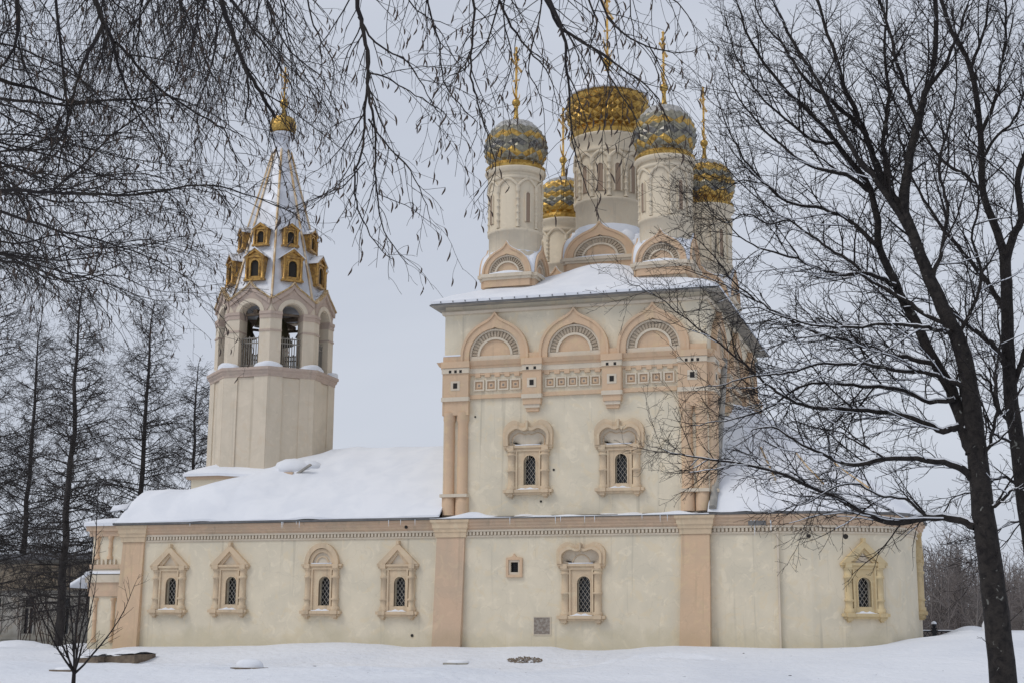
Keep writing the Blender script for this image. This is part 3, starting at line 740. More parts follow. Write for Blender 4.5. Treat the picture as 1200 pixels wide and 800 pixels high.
# ---- domes
def onion(nc, R, prof, rows, rowmat, bumpk=.045):
    """diamond tiled onion dome; prof(t)->(r, z) for t 0..1, rows of diamonds"""
    mb = MB(); V = []
    for i in range(rows+1):
        r, z = prof(i/rows); V.append((r, z))
    def P(i, j, push=0.0):
        r, z = V[max(0, min(rows, i))]; a = 2*PI*(j)/nc
        return ((r+push)*math.cos(a), (r+push)*math.sin(a), z)
    for i in range(-1, rows):
        for j in range(nc):
            off = .5 if i % 2 else 0
            b_ = P(i, j+off); l = P(i+1, j+off-.5); r_ = P(i+1, j+off+.5); t = P(i+2, j+off)
            rr, zz = V[max(0, min(rows, i+1))]; c = P(i+1, j+off, rr*bumpk)
            mb.cm = rowmat(i+1, j)
            fs = []
            if i >= 0: fs += [(0, 1, 4), (0, 4, 2)][0:0]+[(0, 2, 4), (0, 4, 1)]
            if i+2 <= rows: fs += [(4, 2, 3), (4, 3, 1)]
            mb.add([b_, l, r_, t, c], fs, False)
    return mb
def cross_mesh(h, big=1.0):
    m_ = MB(); t = .042*big
    m_.box(-t, t, -t, t, 0, h)
    for z, L in ((h*.82, h*.12), (h*.66, h*.30)): m_.box(-t*.8, t*.8, -L, L, z-t, z+t)
    z = h*.36; L = h*.17; m_.add([(-t*.8, -L, z-L*.45-t), (t*.8, -L, z-L*.45-t), (t*.8, L, z+L*.45-t), (-t*.8, L, z+L*.45-t), (-t*.8, -L, z-L*.45+t), (t*.8, -L, z-L*.45+t), (t*.8, L, z+L*.45+t), (-t*.8, L, z+L*.45+t)], [(0,3,2,1),(4,5,6,7),(0,1,5,4),(1,2,6,5),(2,3,7,6),(3,0,4,7)])
    for (yy, zz) in ((h*.30, h*.66), (-h*.30, h*.66), (0, h), (h*.12, h*.82), (-h*.12, h*.82)): m_.lathe([(0, -.09*big), (.08*big, 0), (0, .09*big)], 8, (0, yy, zz))
    # crescent and rays
    m_.tube([(0, .28*h*math.cos(a)*.8, h*.18+.2*h*math.sin(a)*.8) for a in [PI+PI*k/10 for k in range(11)]], [.015+.045*math.sin(PI*k/10) for k in range(11)], 6)
    for a in (45, 135, 225, 315):
        m_.tube([(0, 0, h*.66), (0, .17*h*math.cos(rad(a)), h*.66+.17*h*math.sin(rad(a)))], [.04*big, .012], 5)
    return m_
def drum(cx, cy, px, lv, Rpx_drum, Rpx_dome, style, lab, kR, kfaces, cross_top, arcs=8, snowtop=None, slitrot=0.0):
    """lv: dict of pixel rows measured on the axis at depth cy"""
    Z = {k: zt(px, v_, cy) for k, v_ in lv.items()}
    s_ = scale_at((cx, cy, Z['max'])); R = Rpx_drum/s_; RD = Rpx_dome/s_
    C_ = Matrix.Translation((cx, cy, 0))
    zb, z0, z1, zr, zr2, zm, ztip = Z['base'], Z['belt'], Z['top'], Z['ring'], Z['ring2'], Z['max'], Z['tip']
    m_ = MB(C_); m_.lathe([(R, zb-.8), (R, z0-.12), (R*1.05, z0-.1), (R*1.06, z0+.06), (R*.985, z0+.10), (R*.985, z1-.02)], 48, caps=False)
    d_ = m_.build('drum', 'drum', church, I4(), lab)
    h = z1-z0
    m_ = MB(C_); m_.lathe([(R*.985, z1-.32), (R*1.04, z1-.30), (R*1.06, z1-.14), (R*1.0, z1-.10), (R*1.02, z1+.10), (R*1.06, zr-.28), (R*1.14, zr-.16), (R*1.18, zr-.05), (R*1.16, zr+.02), (R*1.0, zr+.04)], 48, caps=False); m_.build('drum_cornice', 'drum', d_, I4())
    # gold ring
    m_ = MB(C_); rg = RD*.93
    m_.lathe([(rg*.9, zr), (rg*1.0, zr+.02), (rg*1.02, (zr+zr2)/2), (rg*.93, zr2), (rg*.8, zr2+.03)], 36, smooth=False)
    if style != 'small':
        for i in range(36): a = 2*PI*i/36; m_.lathe([(0, -.09), (.075, 0), (0, .09)], 5, (rg*1.0*math.cos(a), rg*1.0*math.sin(a), (zr+zr2)/2), smooth=False)
    m_.build('gold_ring', 'gold', d_, I4())
    # blind arcade: colonettes, arches, slits
    m_ = MB(C_); sl_ = MB(C_)
    ha = z1-.35-z0
    for i in range(arcs):
        a = 2*PI*(i+.5)/arcs+slitrot
        rr = max(.05, R*.05)
        prof = [(rr*1.5, z0+.12), (rr*1.5, z0+.2)]
        for q in range(5):
            t0_ = z0+.2+(ha*.80-.3)*q/5; t1_ = z0+.2+(ha*.80-.3)*(q+1)/5
            prof += [(rr, t0_+.03), (rr, t1_-.08), (rr*1.5, t1_-.06), (rr*1.5, t1_)]
        prof += [(rr*1.7, z0+ha*.8), (rr*1.7, z0+ha*.86)]
        m_.lathe(prof, 8, (R*1.0*math.cos(a), R*1.0*math.sin(a), 0))
        # arch between colonettes
        pts = []
        da = 2*PI/arcs
        for q in range(13):
            t = q/12; aa = a+da*t; zz = z0+ha*.86+(R*da/2)*.75*math.sin(PI*t)*min(1, (ha*.16)/(R*da/2*.75+1e-6)*1.4)
            pts.append((R*1.02*math.cos(aa), R*1.02*math.sin(aa), zz))
        m_.tube(pts, rr*1.05, 6)
        ac = a+da/2; F_ = frame_at(cx+R*1.0*math.cos(ac), cy+R*1.0*math.sin(ac), 0, ac+PI/2)
        if i % 2 == 0 or arcs > 8:
            sl_.M = F_; wv = R*.085; sl_.prism(arch_poly(0, z0+ha*.16, wv*2, ha*.58), -.02, .1)
            m_.M = F_; op = arch_poly(0, z0+ha*.16, wv*2, ha*.58)[1:]+[(-wv, z0+ha*.16)]; op2 = arch_poly(0, z0+ha*.16, wv*3, ha*.58+wv*.5)[1:]+[(-wv*1.5, z0+ha*.16)]; m_.band(op2, op, -.06, .1); m_.M = C_
    m_.build('blind_arcade', 'drum', d_, I4()); sl_.build('slit_windows', 'hole' if style == 'x' else 'slit', d_, I4())
    # dome
    Hh = ztip-zr2; tm = (zm-zr2)/Hh
    def prof(t):
        # t -> height fraction
        u = t
        if u < tm: x = 1-u/tm; r = RD*(1-.23*x*x)
        else:
            x = (u-tm)/(1-tm)
            r = RD*((1-x**2.0)**.60*(1-.0*x) if x < .80 else 0)
            if x >= .80: r0 = (1-.80**2.0)**.60; y = (x-.80)/.20; r = RD*(r0*(1-y)**1.25*(1-.0)+.045)
        return r, zr2+u*Hh
    rows = 16 if style != 'centre' else 20
    if style == 'chrome':
        def rm(i, j): return [0, 1, 1, 2, 2, 0, 0, 1, 0, 0, 0, 0, 0, 0, 0, 0, 0, 0, 0][min(i, 18)]
        # lower gold rows, dark band, silver, gold zigzag, silver top
        def rm(i, j):
            if i <= 1: return 0
            if i <= 3: return 1 if (i+j) % 3 else 0
            if i == 4: return 0
            if i == 5: return 2
            if i == 6: return 0 if j % 2 else 2
            if i == 7: return 0
            if i == 8: return 1
            if i == 9: return 1 if j % 3 else 0
            return 3 if i > 11 else 0
    elif style == 'gold2':
        def rm(i, j): return 2 if i in (3,) and j % 2 else (0 if i in (4, 5, 8, 9) else (3 if i > 12 else 1))
    else:
        def rm(i, j): return [1, 1, 4][(i*7+j*3) % 3] if i < 12 else 3
    mb = onion(18 if style != 'centre' else 26, RD, prof, rows, rm, .05 if style != 'centre' else .055); mb.M = I4()
    mb.v = [(x+cx, y+cy, z) for x, y, z in mb.v]
    mb.build('onion_dome', ['silver', 'gold', 'darktile', 'frosted', 'amber'], d_, I4())
    if snowtop:
        m_ = MB(C_); P_ = [prof(snowtop+(.86-snowtop)*k/14) for k in range(15)]; m_.lathe([(P_[0][0]*.99, P_[0][1])]+[(r*1.075+.01, z+.02) for r, z in P_]+[(P_[-1][0]*.8, P_[-1][1]+.06)], 30, smooth=True); m_.build('dome_snow', 'snow', d_, I4())
    # finial + cross
    zbal = Z['ball']; rb = .24 if style != 'centre' else .30
    kc = 1.9 if style == 'centre' else 1.0
    m_ = MB(C_); m_.lathe([(.42*kc, ztip-.30*kc), (.38*kc, ztip-.18*kc), (.2*kc, ztip-.08), (.13, ztip+.15), (.10, zbal-rb-.12), (.14, zbal-rb-.02)]+[(max(.03, rb*math.sin(PI*k/10)), zbal-rb*math.cos(PI*k/10)) for k in range(1, 10)]+[(.06, zbal+rb+.05), (.04, zbal+rb+.2)], 16)
    m_.build('finial', 'gold', d_, I4())
    zc_ = zbal+rb; hc = zt(px, cross_top, cy)-zc_
    m_ = cross_mesh(hc, 1.25); m_.build('cross', 'paintgold', d_, Matrix.Translation((cx, cy, zc_)))
    # kokoshnik base
    if kR:
        zk_ = zt(px, lv['kled'], cy-kR*.96); 
        b_ = MB(C_); b_.box(-kR*.93, kR*.93, -kR*.93, kR*.93, zk_-1.6, zk_+kR*.35); b_.lathe([(kR*.9, zk_+kR*.3), (kR*.8, zk_+kR*.9), (R*.9, zk_+kR*1.25)], 20); b_.build('drum_base', 'drum', church, I4())
        b_ = MB(C_); b_.smooth = True; b_.lathe([(kR*.97, zk_+kR*.30), (kR*.96, zk_+kR*.62), (R*1.02, zk_+kR*.98), (R*.9, zk_+kR)], 16, a0=PI/4); [b_.lathe([(kR*.30, zk_+kR*.15), (kR*.30, zk_+kR*.50), (kR*.2, zk_+kR*.72), (.01, zk_+kR*.85)], 12, (sx*kR*.66, sy*kR*.66, 0)) for sx in (-1, 1) for sy in (-1, 1)]; b_.build('snow', 'snow', church, I4(), 'snow lying between the drum gables')
        src = None
        for a in kfaces:
            Fk = C_ @ Matrix.Rotation(a, 4, 'Z') @ Matrix.Translation((0, -kR*.96, zk_)) @ (Matrix.Diagonal((1, 1, .78, 1)) if style == 'centre' else I4())
            if src is None: src = kokoshnik(kR, kR*.30, Fk, 'kokoshnik', None, True, .25)
            else: copy_part(src, church, Fk)
    return d_
kf = [0, PI/2, PI, -PI/2]
drum(xt(604, 250, 3.5), 3.5, 604, dict(base=290, belt=277, top=212, ring=205, ring2=197, max=177, tip=140, ball=121, kled=321), 30.5, 36.5, 'chrome', 'slim drum of the south west dome', 1.38, kf, 57)
drum(xt(780, 240, 3.5), 3.5, 782, dict(base=270, belt=262, top=197, ring=191, ring2=183, max=161, tip=122, ball=103, kled=307), 30.5, 36.5, 'chrome', 'slim drum of the south east dome', 1.36, kf, 38)
drum(xt(660, 270, 12.5), 12.5, 661, dict(base=320, belt=315, top=272, ring=264, ring2=256, max=240, tip=207, ball=188, kled=350), 29, 32, 'gold2', 'slim drum of the north west dome', 1.5, kf, 128)
drum(xt(827, 260, 12.5), 12.5, 828, dict(base=320, belt=315, top=256, ring=247, ring2=240, max=220, tip=186, ball=168, kled=350), 29, 34, 'gold2', 'slim drum of the north east dome', 1.5, kf, 103)
drum(xt(713, 230, 8.2), 8.2, 716, dict(base=262, belt=243, top=182, ring=168, ring2=158, max=134, tip=84, ball=72, kled=301), 38, 47.5, 'centre', 'broad drum of the great central dome', 2.05, kf, -18, arcs=12, snowtop=.54)

# ---- refectory roof (snow laid on metal)
ridge = []
for px_, py_ in ((128, 600), (133, 590), (140, 581), (150, 574), (170, 571), (200, 570), (223, 571), (250, 565), (290, 553), (340, 535), (390, 523), (450, 521), (512, 519)):
    yy_ = 2.2 if px_ < 300 else (4.4 if px_ < 350 else 6.6); P = at(px_, py_, yy_); ridge.append((P.x, P.z-(.22 if px_ < 300 else .22)))
ridge = [(ridge[0][0]-2, ridge[0][1]-.6)]+ridge+[(XW+3, ridge[-1][1])]
def ridge_z(x):
    for (a, za), (b_, zb_) in zip(ridge, ridge[1:]):
        if x <= b_: t = (x-a)/(b_-a); t = max(0, t); return za+(zb_-za)*t
    return ridge[-1][1]
RX0, RX1, RY0, RY1 = XR-.35, UW+.1, -.38, 14.6
def fr_(x, y):
    yr = 2.2+4.4*sstep(-39.5, -34.5, x); t = min(1, (y-RY0)/(yr-RY0)) if y < yr else (1 if y < 12 else (RY1-y)/(RY1-12))
    rz = ridge_z(x); z0 = ZC+.20
    hip = min(1, max(0, (x-RX0)/.6)); hz = (hip*(2-hip))**.5; rz = max(rz, z0+.3)
    z = z0+(rz-z0)*(1-(1-t)**(1.18+.6*(1-sstep(-39.5, -34.5, x))))*(hz if t > 0 else 1)
    z += .12*(1-math.exp(-(y-RY0)*4))*1.0+.07*sn(x, y, .7, 3)*min(1, t*4)+.02*sn(x, y, 2.6, 8)*min(1, t*6)
    z -= .16*max(0, sn(x*.6+y*.15, y*.25, 1.5, 21))*min(1, t*3)*(1-t*.4)-.05*max(0, sn(x*1.3, y*.5, 1.9, 23))*min(1, t*4)
    z += .10*math.sin(x*.9)*math.exp(-((y-RY0)/.6)**2)*(.5)+.05*sn(x, 0, 2.2, 4)*math.exp(-((y-RY0)/.5)**2)
    return z, 1
b = MB(); b.sweep([(XR-.38, 14), (XR-.38, -.32), (XW+.05, -.32)], [(0, ZC+.01), (.07, ZC+.01), (.09, ZC+.12), (0, ZC+.16)])
b.add([(RX0, RY0, ZC+.15), (RX1, RY0, ZC+.15), (RX1, 6.6, 10.4), (-35, 6.6, 9.8), (RX0+3, 2.2, 7.0), (RX0, RY1, ZC+.15), (RX1, RY1, ZC+.15)], [(0, 1, 2, 3, 4), (0, 4, 5), (5, 4, 3, 2, 6)])
rroof = b.build('roof', 'metalroof', church, I4(), 'long low refectory roof buried in smooth snow')
sheet('snow', RX0, RX1, RY0, RY1, 150, 70, fr_, 'snow', rroof, .12)
b = MB(); P = at(141, 594, .30); b.M = Matrix.Translation((P.x, P.y, P.z)) @ Matrix.Rotation(-.12, 4, 'Y') @ Matrix.Rotation(.75, 4, 'X'); b.box(-.55, .5, -.25, .25, -.02, .02); b.build('bare_roof_sheet', 'spire', rroof, I4(), 'shiny strip of bare metal roofing')
# ridge drift and broken slab by the bell tower
def blob(pts, name, parent, mt='snow', lab=None):
    m_ = MB(); m_.smooth = True
    for (x, y, z, rx, ry, rz) in pts:
        V = []; n, k = 14, 7
        for i in range(k+1):
            for j in range(n):
                a = 2*PI*j/n; e = PI*i/k-PI/2; q = 1+.12*math.sin(3*a+x)+.08*math.sin(5*a+e*3+y)
                V.append((x+rx*q*math.cos(e)*math.cos(a), y+ry*q*math.cos(e)*math.sin(a), z+rz*math.sin(e)*(1 if i > k/2 else .4)))
        m_.add(V, [(i*n+j, i*n+(j+1) % n, (i+1)*n+(j+1) % n, (i+1)*n+j) for i in range(k) for j in range(n)])
    return m_.build(name, mt, parent, I4(), lab)
P = at(343, 541, 3.9); Q = at(318, 552, 3.4)
blob([(P.x, 4.2, P.z-.6, 1.2, 1.2, .85), (P.x+.75, 4.4, P.z-.35, .8, .8, .5), (Q.x, 3.7, Q.z-.75, 1.7, 1.0, .6), (at(290, 556, 3.4).x, 3.2, at(290, 560, 3.2).z-.6, 1.8, .9, .4)], 'snow_drift', rroof, lab='lumpy snow drift at the foot of the bell tower')
b = MB(); P = at(350, 549, 3.1); b.M = Matrix.Translation((P.x, 3.05, P.z-.1)) @ Matrix.Rotation(-.55, 4, 'Y'); b.box(-.75, .75, .1, .3, -.10, .0); b.build('bare_roof_edge', 'soffit', rroof, I4())

# ---- apse roof: steep half tent rising to the quadrangle's east wall
ap = [(x+(.48 if i not in (0, 1, 13) else 0)*((x+7)/5 if x > -7 else 0), y-(.40 if y < 4 else 0)+(.4 if y > 12 else 0)) for i, (x, y) in enumerate(apse_path)]
apex = (UE-.02, 9.0, 12.75)
b = MB(); b.smooth = True
N_ = 18; K_ = []
path = []
for i in range(len(ap)-1):
    p, q = Vector(ap[i]), Vector(ap[i+1]); k = max(1, int((q-p).length/.45))
    for j in range(k): path.append(p+(q-p)*j/k)
path.append(Vector(ap[-1]))
ridge_a = [apex[1]-2.5, apex[1]+2.5]
for j in range(N_+1):
    t = j/N_
    for i, p in enumerate(path):
        u = i/(len(path)-1); ty = ridge_a[0]+(ridge_a[1]-ridge_a[0])*u; tx = apex[0]+.8*math.sin(PI*u)
        s = t
        x = p.x+(tx-p.x)*s; y = p.y+(ty-p.y)*s; z = ZC+.14+(apex[2]-ZC-.14)*(1-(1-s)**1.12)+.07*sn(x, y, 1.1, 6)*math.sin(PI*s)+(.12 if 0 < j else .0)+.03*sn(x, y, 4, 2)
        K_.append((x, y, z))
n = len(path)
b.add(K_, [(j*n+i, j*n+i+1, (j+1)*n+i+1, (j+1)*n+i) for j in range(N_) for i in range(n-1)])
m2 = MB(); m2.sweep([tuple(p) for p in path], [(-.3, ZC+.004), (.02, ZC+.004), (.05, ZC+.12), (-.3, ZC+.16)])
aroof = m2.build('roof', 'metalroof', church, I4(), 'steep rounded apse roof covered in snow')
b.build('snow', 'snow', aroof, I4())
# gilded ribs lying on the roof
def roofpt(u, t):
    i = int(u*(n-1)); j = t*N_; j0 = int(j); f = j-j0; a = Vector(K_[j0*n+i]); c = Vector(K_[min(N_, j0+1)*n+i]); return a.lerp(c, f)+Vector((.03, -.12, .13))
def find_u(px):
    best = 0; bd = 1e9
    for i in range(n):
        if K_[3*n+i][1] > 4.5: continue
        a = Vector(K_[3*n+i])-CP; p_ = 600+FPX*a.dot(CR)/a.dot(CF)
        if abs(p_-px) < bd: bd = abs(p_-px); best = i
    return best/(n-1)
for px, t0, t1 in ((915, .20, .48), (968, .17, .42), (1010, .14, .36)):
    u = find_u(px); b = MB(); b.tube([roofpt(u, t0+(t1-t0)*k/8) for k in range(9)], .05, 5); b.build('roof_rib', 'ribgold', aroof, I4())
b = MB(); # bare grey flank against the wall
b.tube([(XE+.25, -.25+.42*k, ZC+.35+.52*k+.02*k*k) for k in range(12)], [.20]*12, 5); b.build('wall_flashing', 'soffit', aroof, I4())
b = MB(); P = at(888, 614, -.1); b.box(P.x-.42, P.x+.42, -.38, -.30, P.z-.05, P.z+.16); b.build('loose_gutter', 'metalroof', aroof, I4())
rnd = random.Random(3)
for k in range(16):
    px = rnd.choice((rnd.uniform(180, 500), rnd.uniform(560, 790))); Yi = -.43 if px < 510 else -.44; P = at(px, 607, Yi); L = rnd.uniform(.12, .38); b = MB(); zi = ZC+.03
    b.tube([(P.x, Yi, zi), (P.x, Yi, zi-L*.5), (P.x, Yi, zi-L)], [.022, .014, .003], 5); b.build('icicle', 'ice', rroof, I4())
for px, L in ((884, .75), (903, .55), (887, .3), (880, .35), (895, .3)):
    P = at(px, 609, -.3); b = MB(); b.tube([(P.x, -.3, P.z), (P.x+.01, -.3, P.z-L*.5), (P.x, -.3, P.z-L)], [.035, .022, .004], 6); b.build('icicle', 'ice', aroof, I4())

# ---- bell tower
BY = 7.0; bx = xt(320, 440, BY); RB = 3.62
def oz(py, Y=3.7): return zt(320, py, Y)
bell = None
C_ = Matrix.Translation((bx, BY, 0)); A8 = PI/8
zl = oz(428)     # ledge top
b = MB(C_); b.lathe([(RB*1.0, 6), (RB*1.0, zl-.62), (RB*.985, zl-.6), (RB*.985, zl)], 8, a0=A8, smooth=False)
bt = b.build('bell_tower', 'cream_plain', church, I4(), 'octagonal bell tower with open arches and tent spire')
b = MB(C_)
for k in range(8):   # corner pilaster strips on shaft
    a = A8+k*PI/4
    for s_ in (-1, 1):
        ang = a+s_*PI/8   # face normal
        n_ = Vector((math.cos(ang), math.sin(ang))); tdir = Vector((-n_.y, n_.x)); h_ = RB*math.cos(PI/8); side = RB*math.sin(PI/8)
        c0 = n_*h_+tdir*(-s_)*(side-.42)
        b.M = C_ @ frame_at(c0.x, c0.y, 0, ang+PI/2); b.box(-.44, .44, -.07, .1, 7, zl-.45)
b.M = C_; b.build('corner_strips', 'cream_plain', bt, I4())
b = MB(C_); b.lathe([(RB*1.0, zl-.6), (RB*1.03, zl-.58), (RB*1.03, zl-.46), (RB*1.06, zl-.34), (RB*1.06, zl-.26), (RB*1.085, zl-.2), (RB*1.085, zl-.05), (RB*.9, zl)], 8, a0=A8, smooth=False); b.build('string_course', 'rose', bt, I4())
b = MB(C_); b.smooth = True
for k in range(8):
    a = A8+k*PI/4; b.add([(RB*1.07*math.cos(a)+dx*.9, RB*1.07*math.sin(a)+dy*.9, zl-.05+dz) for dx, dy, dz in [(0, 0, .02)]], [])
    x, y = RB*.97*math.cos(a), RB*.97*math.sin(a)
    V = []; 
    for i in range(5):
        for j in range(12): e = i/4*PI/2; V.append((x+.85*math.cos(e)*math.cos(PI*j/6), y+.85*math.cos(e)*math.sin(PI*j/6), zl-.06+.34*math.sin(e)))
    V = [(q[0]*min(1, RB*1.08*math.cos(PI/8)/max(1e-6, max(q[0]*math.cos(A8+m*PI/4+PI/8)+q[1]*math.sin(A8+m*PI/4+PI/8) for m in range(8)))), q[1]*min(1, RB*1.08*math.cos(PI/8)/max(1e-6, max(q[0]*math.cos(A8+m*PI/4+PI/8)+q[1]*math.sin(A8+m*PI/4+PI/8) for m in range(8)))), q[2]) for q in V]
    b.add(V, [(i*12+j, i*12+(j+1) % 12, (i+1)*12+(j+1) % 12, (i+1)*12+j) for i in range(4) for j in range(12)])
b.build('ledge_snow', 'snow', bt, I4())
# arcade: eight faces with arches
zs = oz(366); za_top = oz(353.5); zgab = oz(331.5)+.1; zval = oz(350)
ow = 1.32; RA = RB*.955; h_ = RA*math.cos(PI/8); side = RA*math.sin(PI/8)
dorm_src = {}
for k in range(8):
    ang = A8+k*PI/4+PI/8; F_ = C_ @ frame_at(h_*math.cos(ang), h_*math.sin(ang), 0, ang+PI/2)
    b = MB(F_); n_g = 16
    gab = [(side, zl), (side, zval)]
    for i in range(1, n_g):
        t = i/n_g; x = side-2*side*t; c = x/side
        gab.append((x, zval+(zgab-zval)*((1-abs(c)**1.3)*.72+.28*math.exp(-abs(c)/.16))))
    gab += [(-side, zval), (-side, zl)]
    rr_ = ow/2; zc_ = za_top-rr_
    gab += [(-rr_, zl)]+[(rr_*math.cos(PI-PI*i/12), zc_+rr_*math.sin(PI-PI*i/12)) for i in range(13)]+[(rr_, zl)]
    b.prism(gab, 0, .62)
    fa = b.build('arcade_face', 'cream_plain', bt, I4())
    top = [(side, zval)]+gab[2:2+n_g-1]+[(-side, zval)]
    b = MB(F_); b.band(top, [(x*.97, z-.30) for x, z in top], -.16, 0)
    inn = [(.94*math.cos(PI*i/16), zc_+.94*math.sin(PI*i/16)) for i in range(17)]
    b.band([(x*.97, z-.31) for x, z in top], inn, -.045, 0)
    b.build('gable_band', 'rose', bt, I4())
    b = MB(F_); b.band(inn, [(.70*math.cos(PI*i/16), zc_+.70*math.sin(PI*i/16)) for i in range(17)], -.09, 0); b.build('arch_moulding', 'cream_plain', bt, I4())
    # scalloped gilded edge
    b = MB(F_)
    for i in range(len(top)-1):
        for s_ in (0, .5):
            x = top[i][0]*(1-s_)+top[i+1][0]*s_; z = top[i][1]*(1-s_)+top[i+1][1]*s_; b.lathe([(0, -.07), (.075, 0), (0, .09)], 5, (x, -.2, z+.03), smooth=False)
    b.band([(x, z+.1) for x, z in top], [(x, z+.0) for x, z in top], -.22, .05); b.build('gilded_crest', 'crest', bt, I4())
    b = MB(F_); b.smooth = True; b.band([(x, z+.08) for x, z in top], [(x, z-.02) for x, z in top], .05, 1.15); b.build('gable_roof', 'snowmetal', bt, I4())
    # pier at the corner (between faces), capitals
    a = A8+k*PI/4; c0 = Vector((math.cos(a), math.sin(a)))*RB
    b = MB(C_)
    pr = [(.0, 0)]
    def pier(rad_, z0_, z1_):
        # wedge pier around corner
        pts = []
        for s_ in (-1, 1):
            nn = Vector((math.cos(a+s_*PI/8), math.sin(a+s_*PI/8))); td = Vector((-nn.y, nn.x))*s_
            e = Vector((math.cos(a), math.sin(a)))*(RA+rad_/math.cos(PI/8)); w_in = side-ow/2+rad_*.6
            pts.append((e+td*w_in, e+td*w_in-nn*(.9+rad_)))
        e = Vector((math.cos(a), math.sin(a)))*(RA+rad_/math.cos(PI/8))
        poly = [pts[0][1], pts[0][0], e, pts[1][0], pts[1][1]]
        V = [(q.x, q.y, z0_) for q in poly]+[(q.x, q.y, z1_) for q in poly]
        b.add(V, [(0, 1, 6, 5), (1, 2, 7, 6), (2, 3, 8, 7), (3, 4, 9, 8), (4, 0, 5, 9), (4, 3, 2, 1, 0), (5, 6, 7, 8, 9)])
    pier(.05, zl, zs-.05)
    pb = b.build('pier', 'cream_plain', bt, I4())
    b = MB(C_); pier(.13, zs-.05, zs+.12); pier(.09, zs-.28, zs-.05); pier(.10, zs-1.05, zs-.95); b.build('pier_capital', 'rose', bt, I4())
    # railing
    b = MB(F_)
    zr_ = zl+1.75
    for i in range(9): x = -ow/2+ow*(i+.5)/9; b.box(x-.022, x+.022, .30, .35, zl, zr_+.12*(i % 2))
    for z in (zl+.15, zr_-.3, zr_-.02): b.box(-ow/2, ow/2, .29, .36, z, z+.06)
    b.build('railing', 'railing', bt, I4())
    b = MB(F_); b.box(-ow/2-.1, ow/2+.1, .62, .76, zs+.05, zs+.19); b.build('tie_beam', 'oldwood', bt, I4())

# bells
for (dx, dy, s_) in ((.8, -1.0, 1.35), (-1.3, -1.2, .95), (-.7, .8, 1.1), (1.8, .3, .8), (.1, -2.1, .55)):
    b = MB(C_); zt_ = zs+.1; b.lathe([(.02, zt_), (.22*s_, zt_-.02), (.33*s_, zt_-.2*s_), (.42*s_, zt_-.7*s_), (.6*s_, zt_-1.05*s_), (.66*s_, zt_-1.15*s_)], 18, (dx, dy, 0)); b.tube([(dx, dy, zt_-.1), (dx, dy, zt_+.8)], .05, 6); b.build('bell', 'bronze', bt, I4())
b = MB(C_); b.lathe([(.01, zs+1.0), (RB*.86, zs+1.0)], 8, a0=A8, smooth=False, caps=False); b.lathe([(.01, zl+.01), (RB*.93, zl+.01)], 8, a0=A8, smooth=False, caps=False); b.box(-.12, .12, -2.6, 2.6, zs+.15, zs+.4); b.box(-2.6, 2.6, -.12, .12, zs+.15, zs+.4); b.box(-.35, .35, -.35, .35, zl, zs+1); b.build('belfry_floor', 'oldwood', bt, I4())
# spire
zs0 = zval-.05; R0s = RA*1.04; zs1 = zt(332, 178, BY); R1 = .52
b = MB(C_); prof = [(R0s, zs0-.3), (R0s*.93, zs0+.15)]
def spr(z):
    t = (z-zs0)/(zs1-zs0); return R0s*.93+(R1-R0s*.93)*(t**.98)
prof = [(R0s*.93, zs0-.1)]+[(spr(zs0+(zs1-zs0)*k/12), zs0+(zs1-zs0)*k/12) for k in range(1, 13)]
b.lathe(prof, 8, a0=A8, smooth=False)
sp_ = b.build('spire', 'spire', bt, I4())
for k in range(8):
    a = A8+k*PI/4; b = MB(C_); b.tube([(math.cos(a)*(spr(z)+.02), math.sin(a)*(spr(z)+.02), z) for z in [zs0+.1+(zs1-zs0-.1)*i/10 for i in range(11)]], .075, 6); b.build('spire_rib', 'ribgold', bt, I4())

# dormers ("hearers") in two tiers
def dormer(W, H, D, F_, par):
    b = MB(F_); hw_ = W/2; op = arch_poly(0, H*.12, W*.36, H*.50)
    b.panel(rect(-hw_*.82, hw_*.82, 0, H*.74), [op], 0, .3); b.box(-hw_*.82, -hw_*.80, 0, D, 0, H*.74); b.box(hw_*.80, hw_*.82, 0, D, 0, H*.74)
    for sx in (-1, 1): b.lathe([(W*.09, 0), (W*.09, H*.06), (W*.06, H*.08), (W*.06, H*.66), (W*.09, H*.68), (W*.09, H*.74)], 8, (sx*hw_*.74, -.04, 0))
    b.box(-hw_*.95, hw_*.95, -.12, D*.3, -.06, .04); b.box(-hw_*.9, hw_*.9, -.08, .1, H*.70, H*.76)
    o2 = op[1:]+[(op[0][0], op[0][1])]; o1 = arch_poly(0, H*.12, W*.48, H*.56)[1:]+[(-W*.24, H*.12)]; b.band(o1, o2, -.05, 0)
    b.band([(-hw_, H*.72), (0, H), (hw_, H*.72)], [(-hw_+.16, H*.72), (0, H-.18), (hw_-.16, H*.72)], -.14, .1)
    b.prism([(-hw_*.8, H*.73), (hw_*.8, H*.73), (0, H-.15)], -.02, .06)
    d = b.build('dormer', 'gilt', par, I4())
    b = MB(F_); b.prism(op, .07, .10); b.build('opening', 'hole', par, I4())
    b = MB(F_)
    for sx in (-1, 1):
        b.hexa([(0, -.17, H), (sx*hw_*1.06, -.17, H*.70), (sx*hw_*1.06, D*.8, H*.70), (0, D, H)], [(0, -.17, H+.07), (sx*hw_*1.06, -.17, H*.70+.07), (sx*hw_*1.06, D*.8, H*.70+.07), (0, D, H+.07)])
    b.build('dormer_roof', 'snowmetal', par, I4())
for ob in bt.children:
    pass
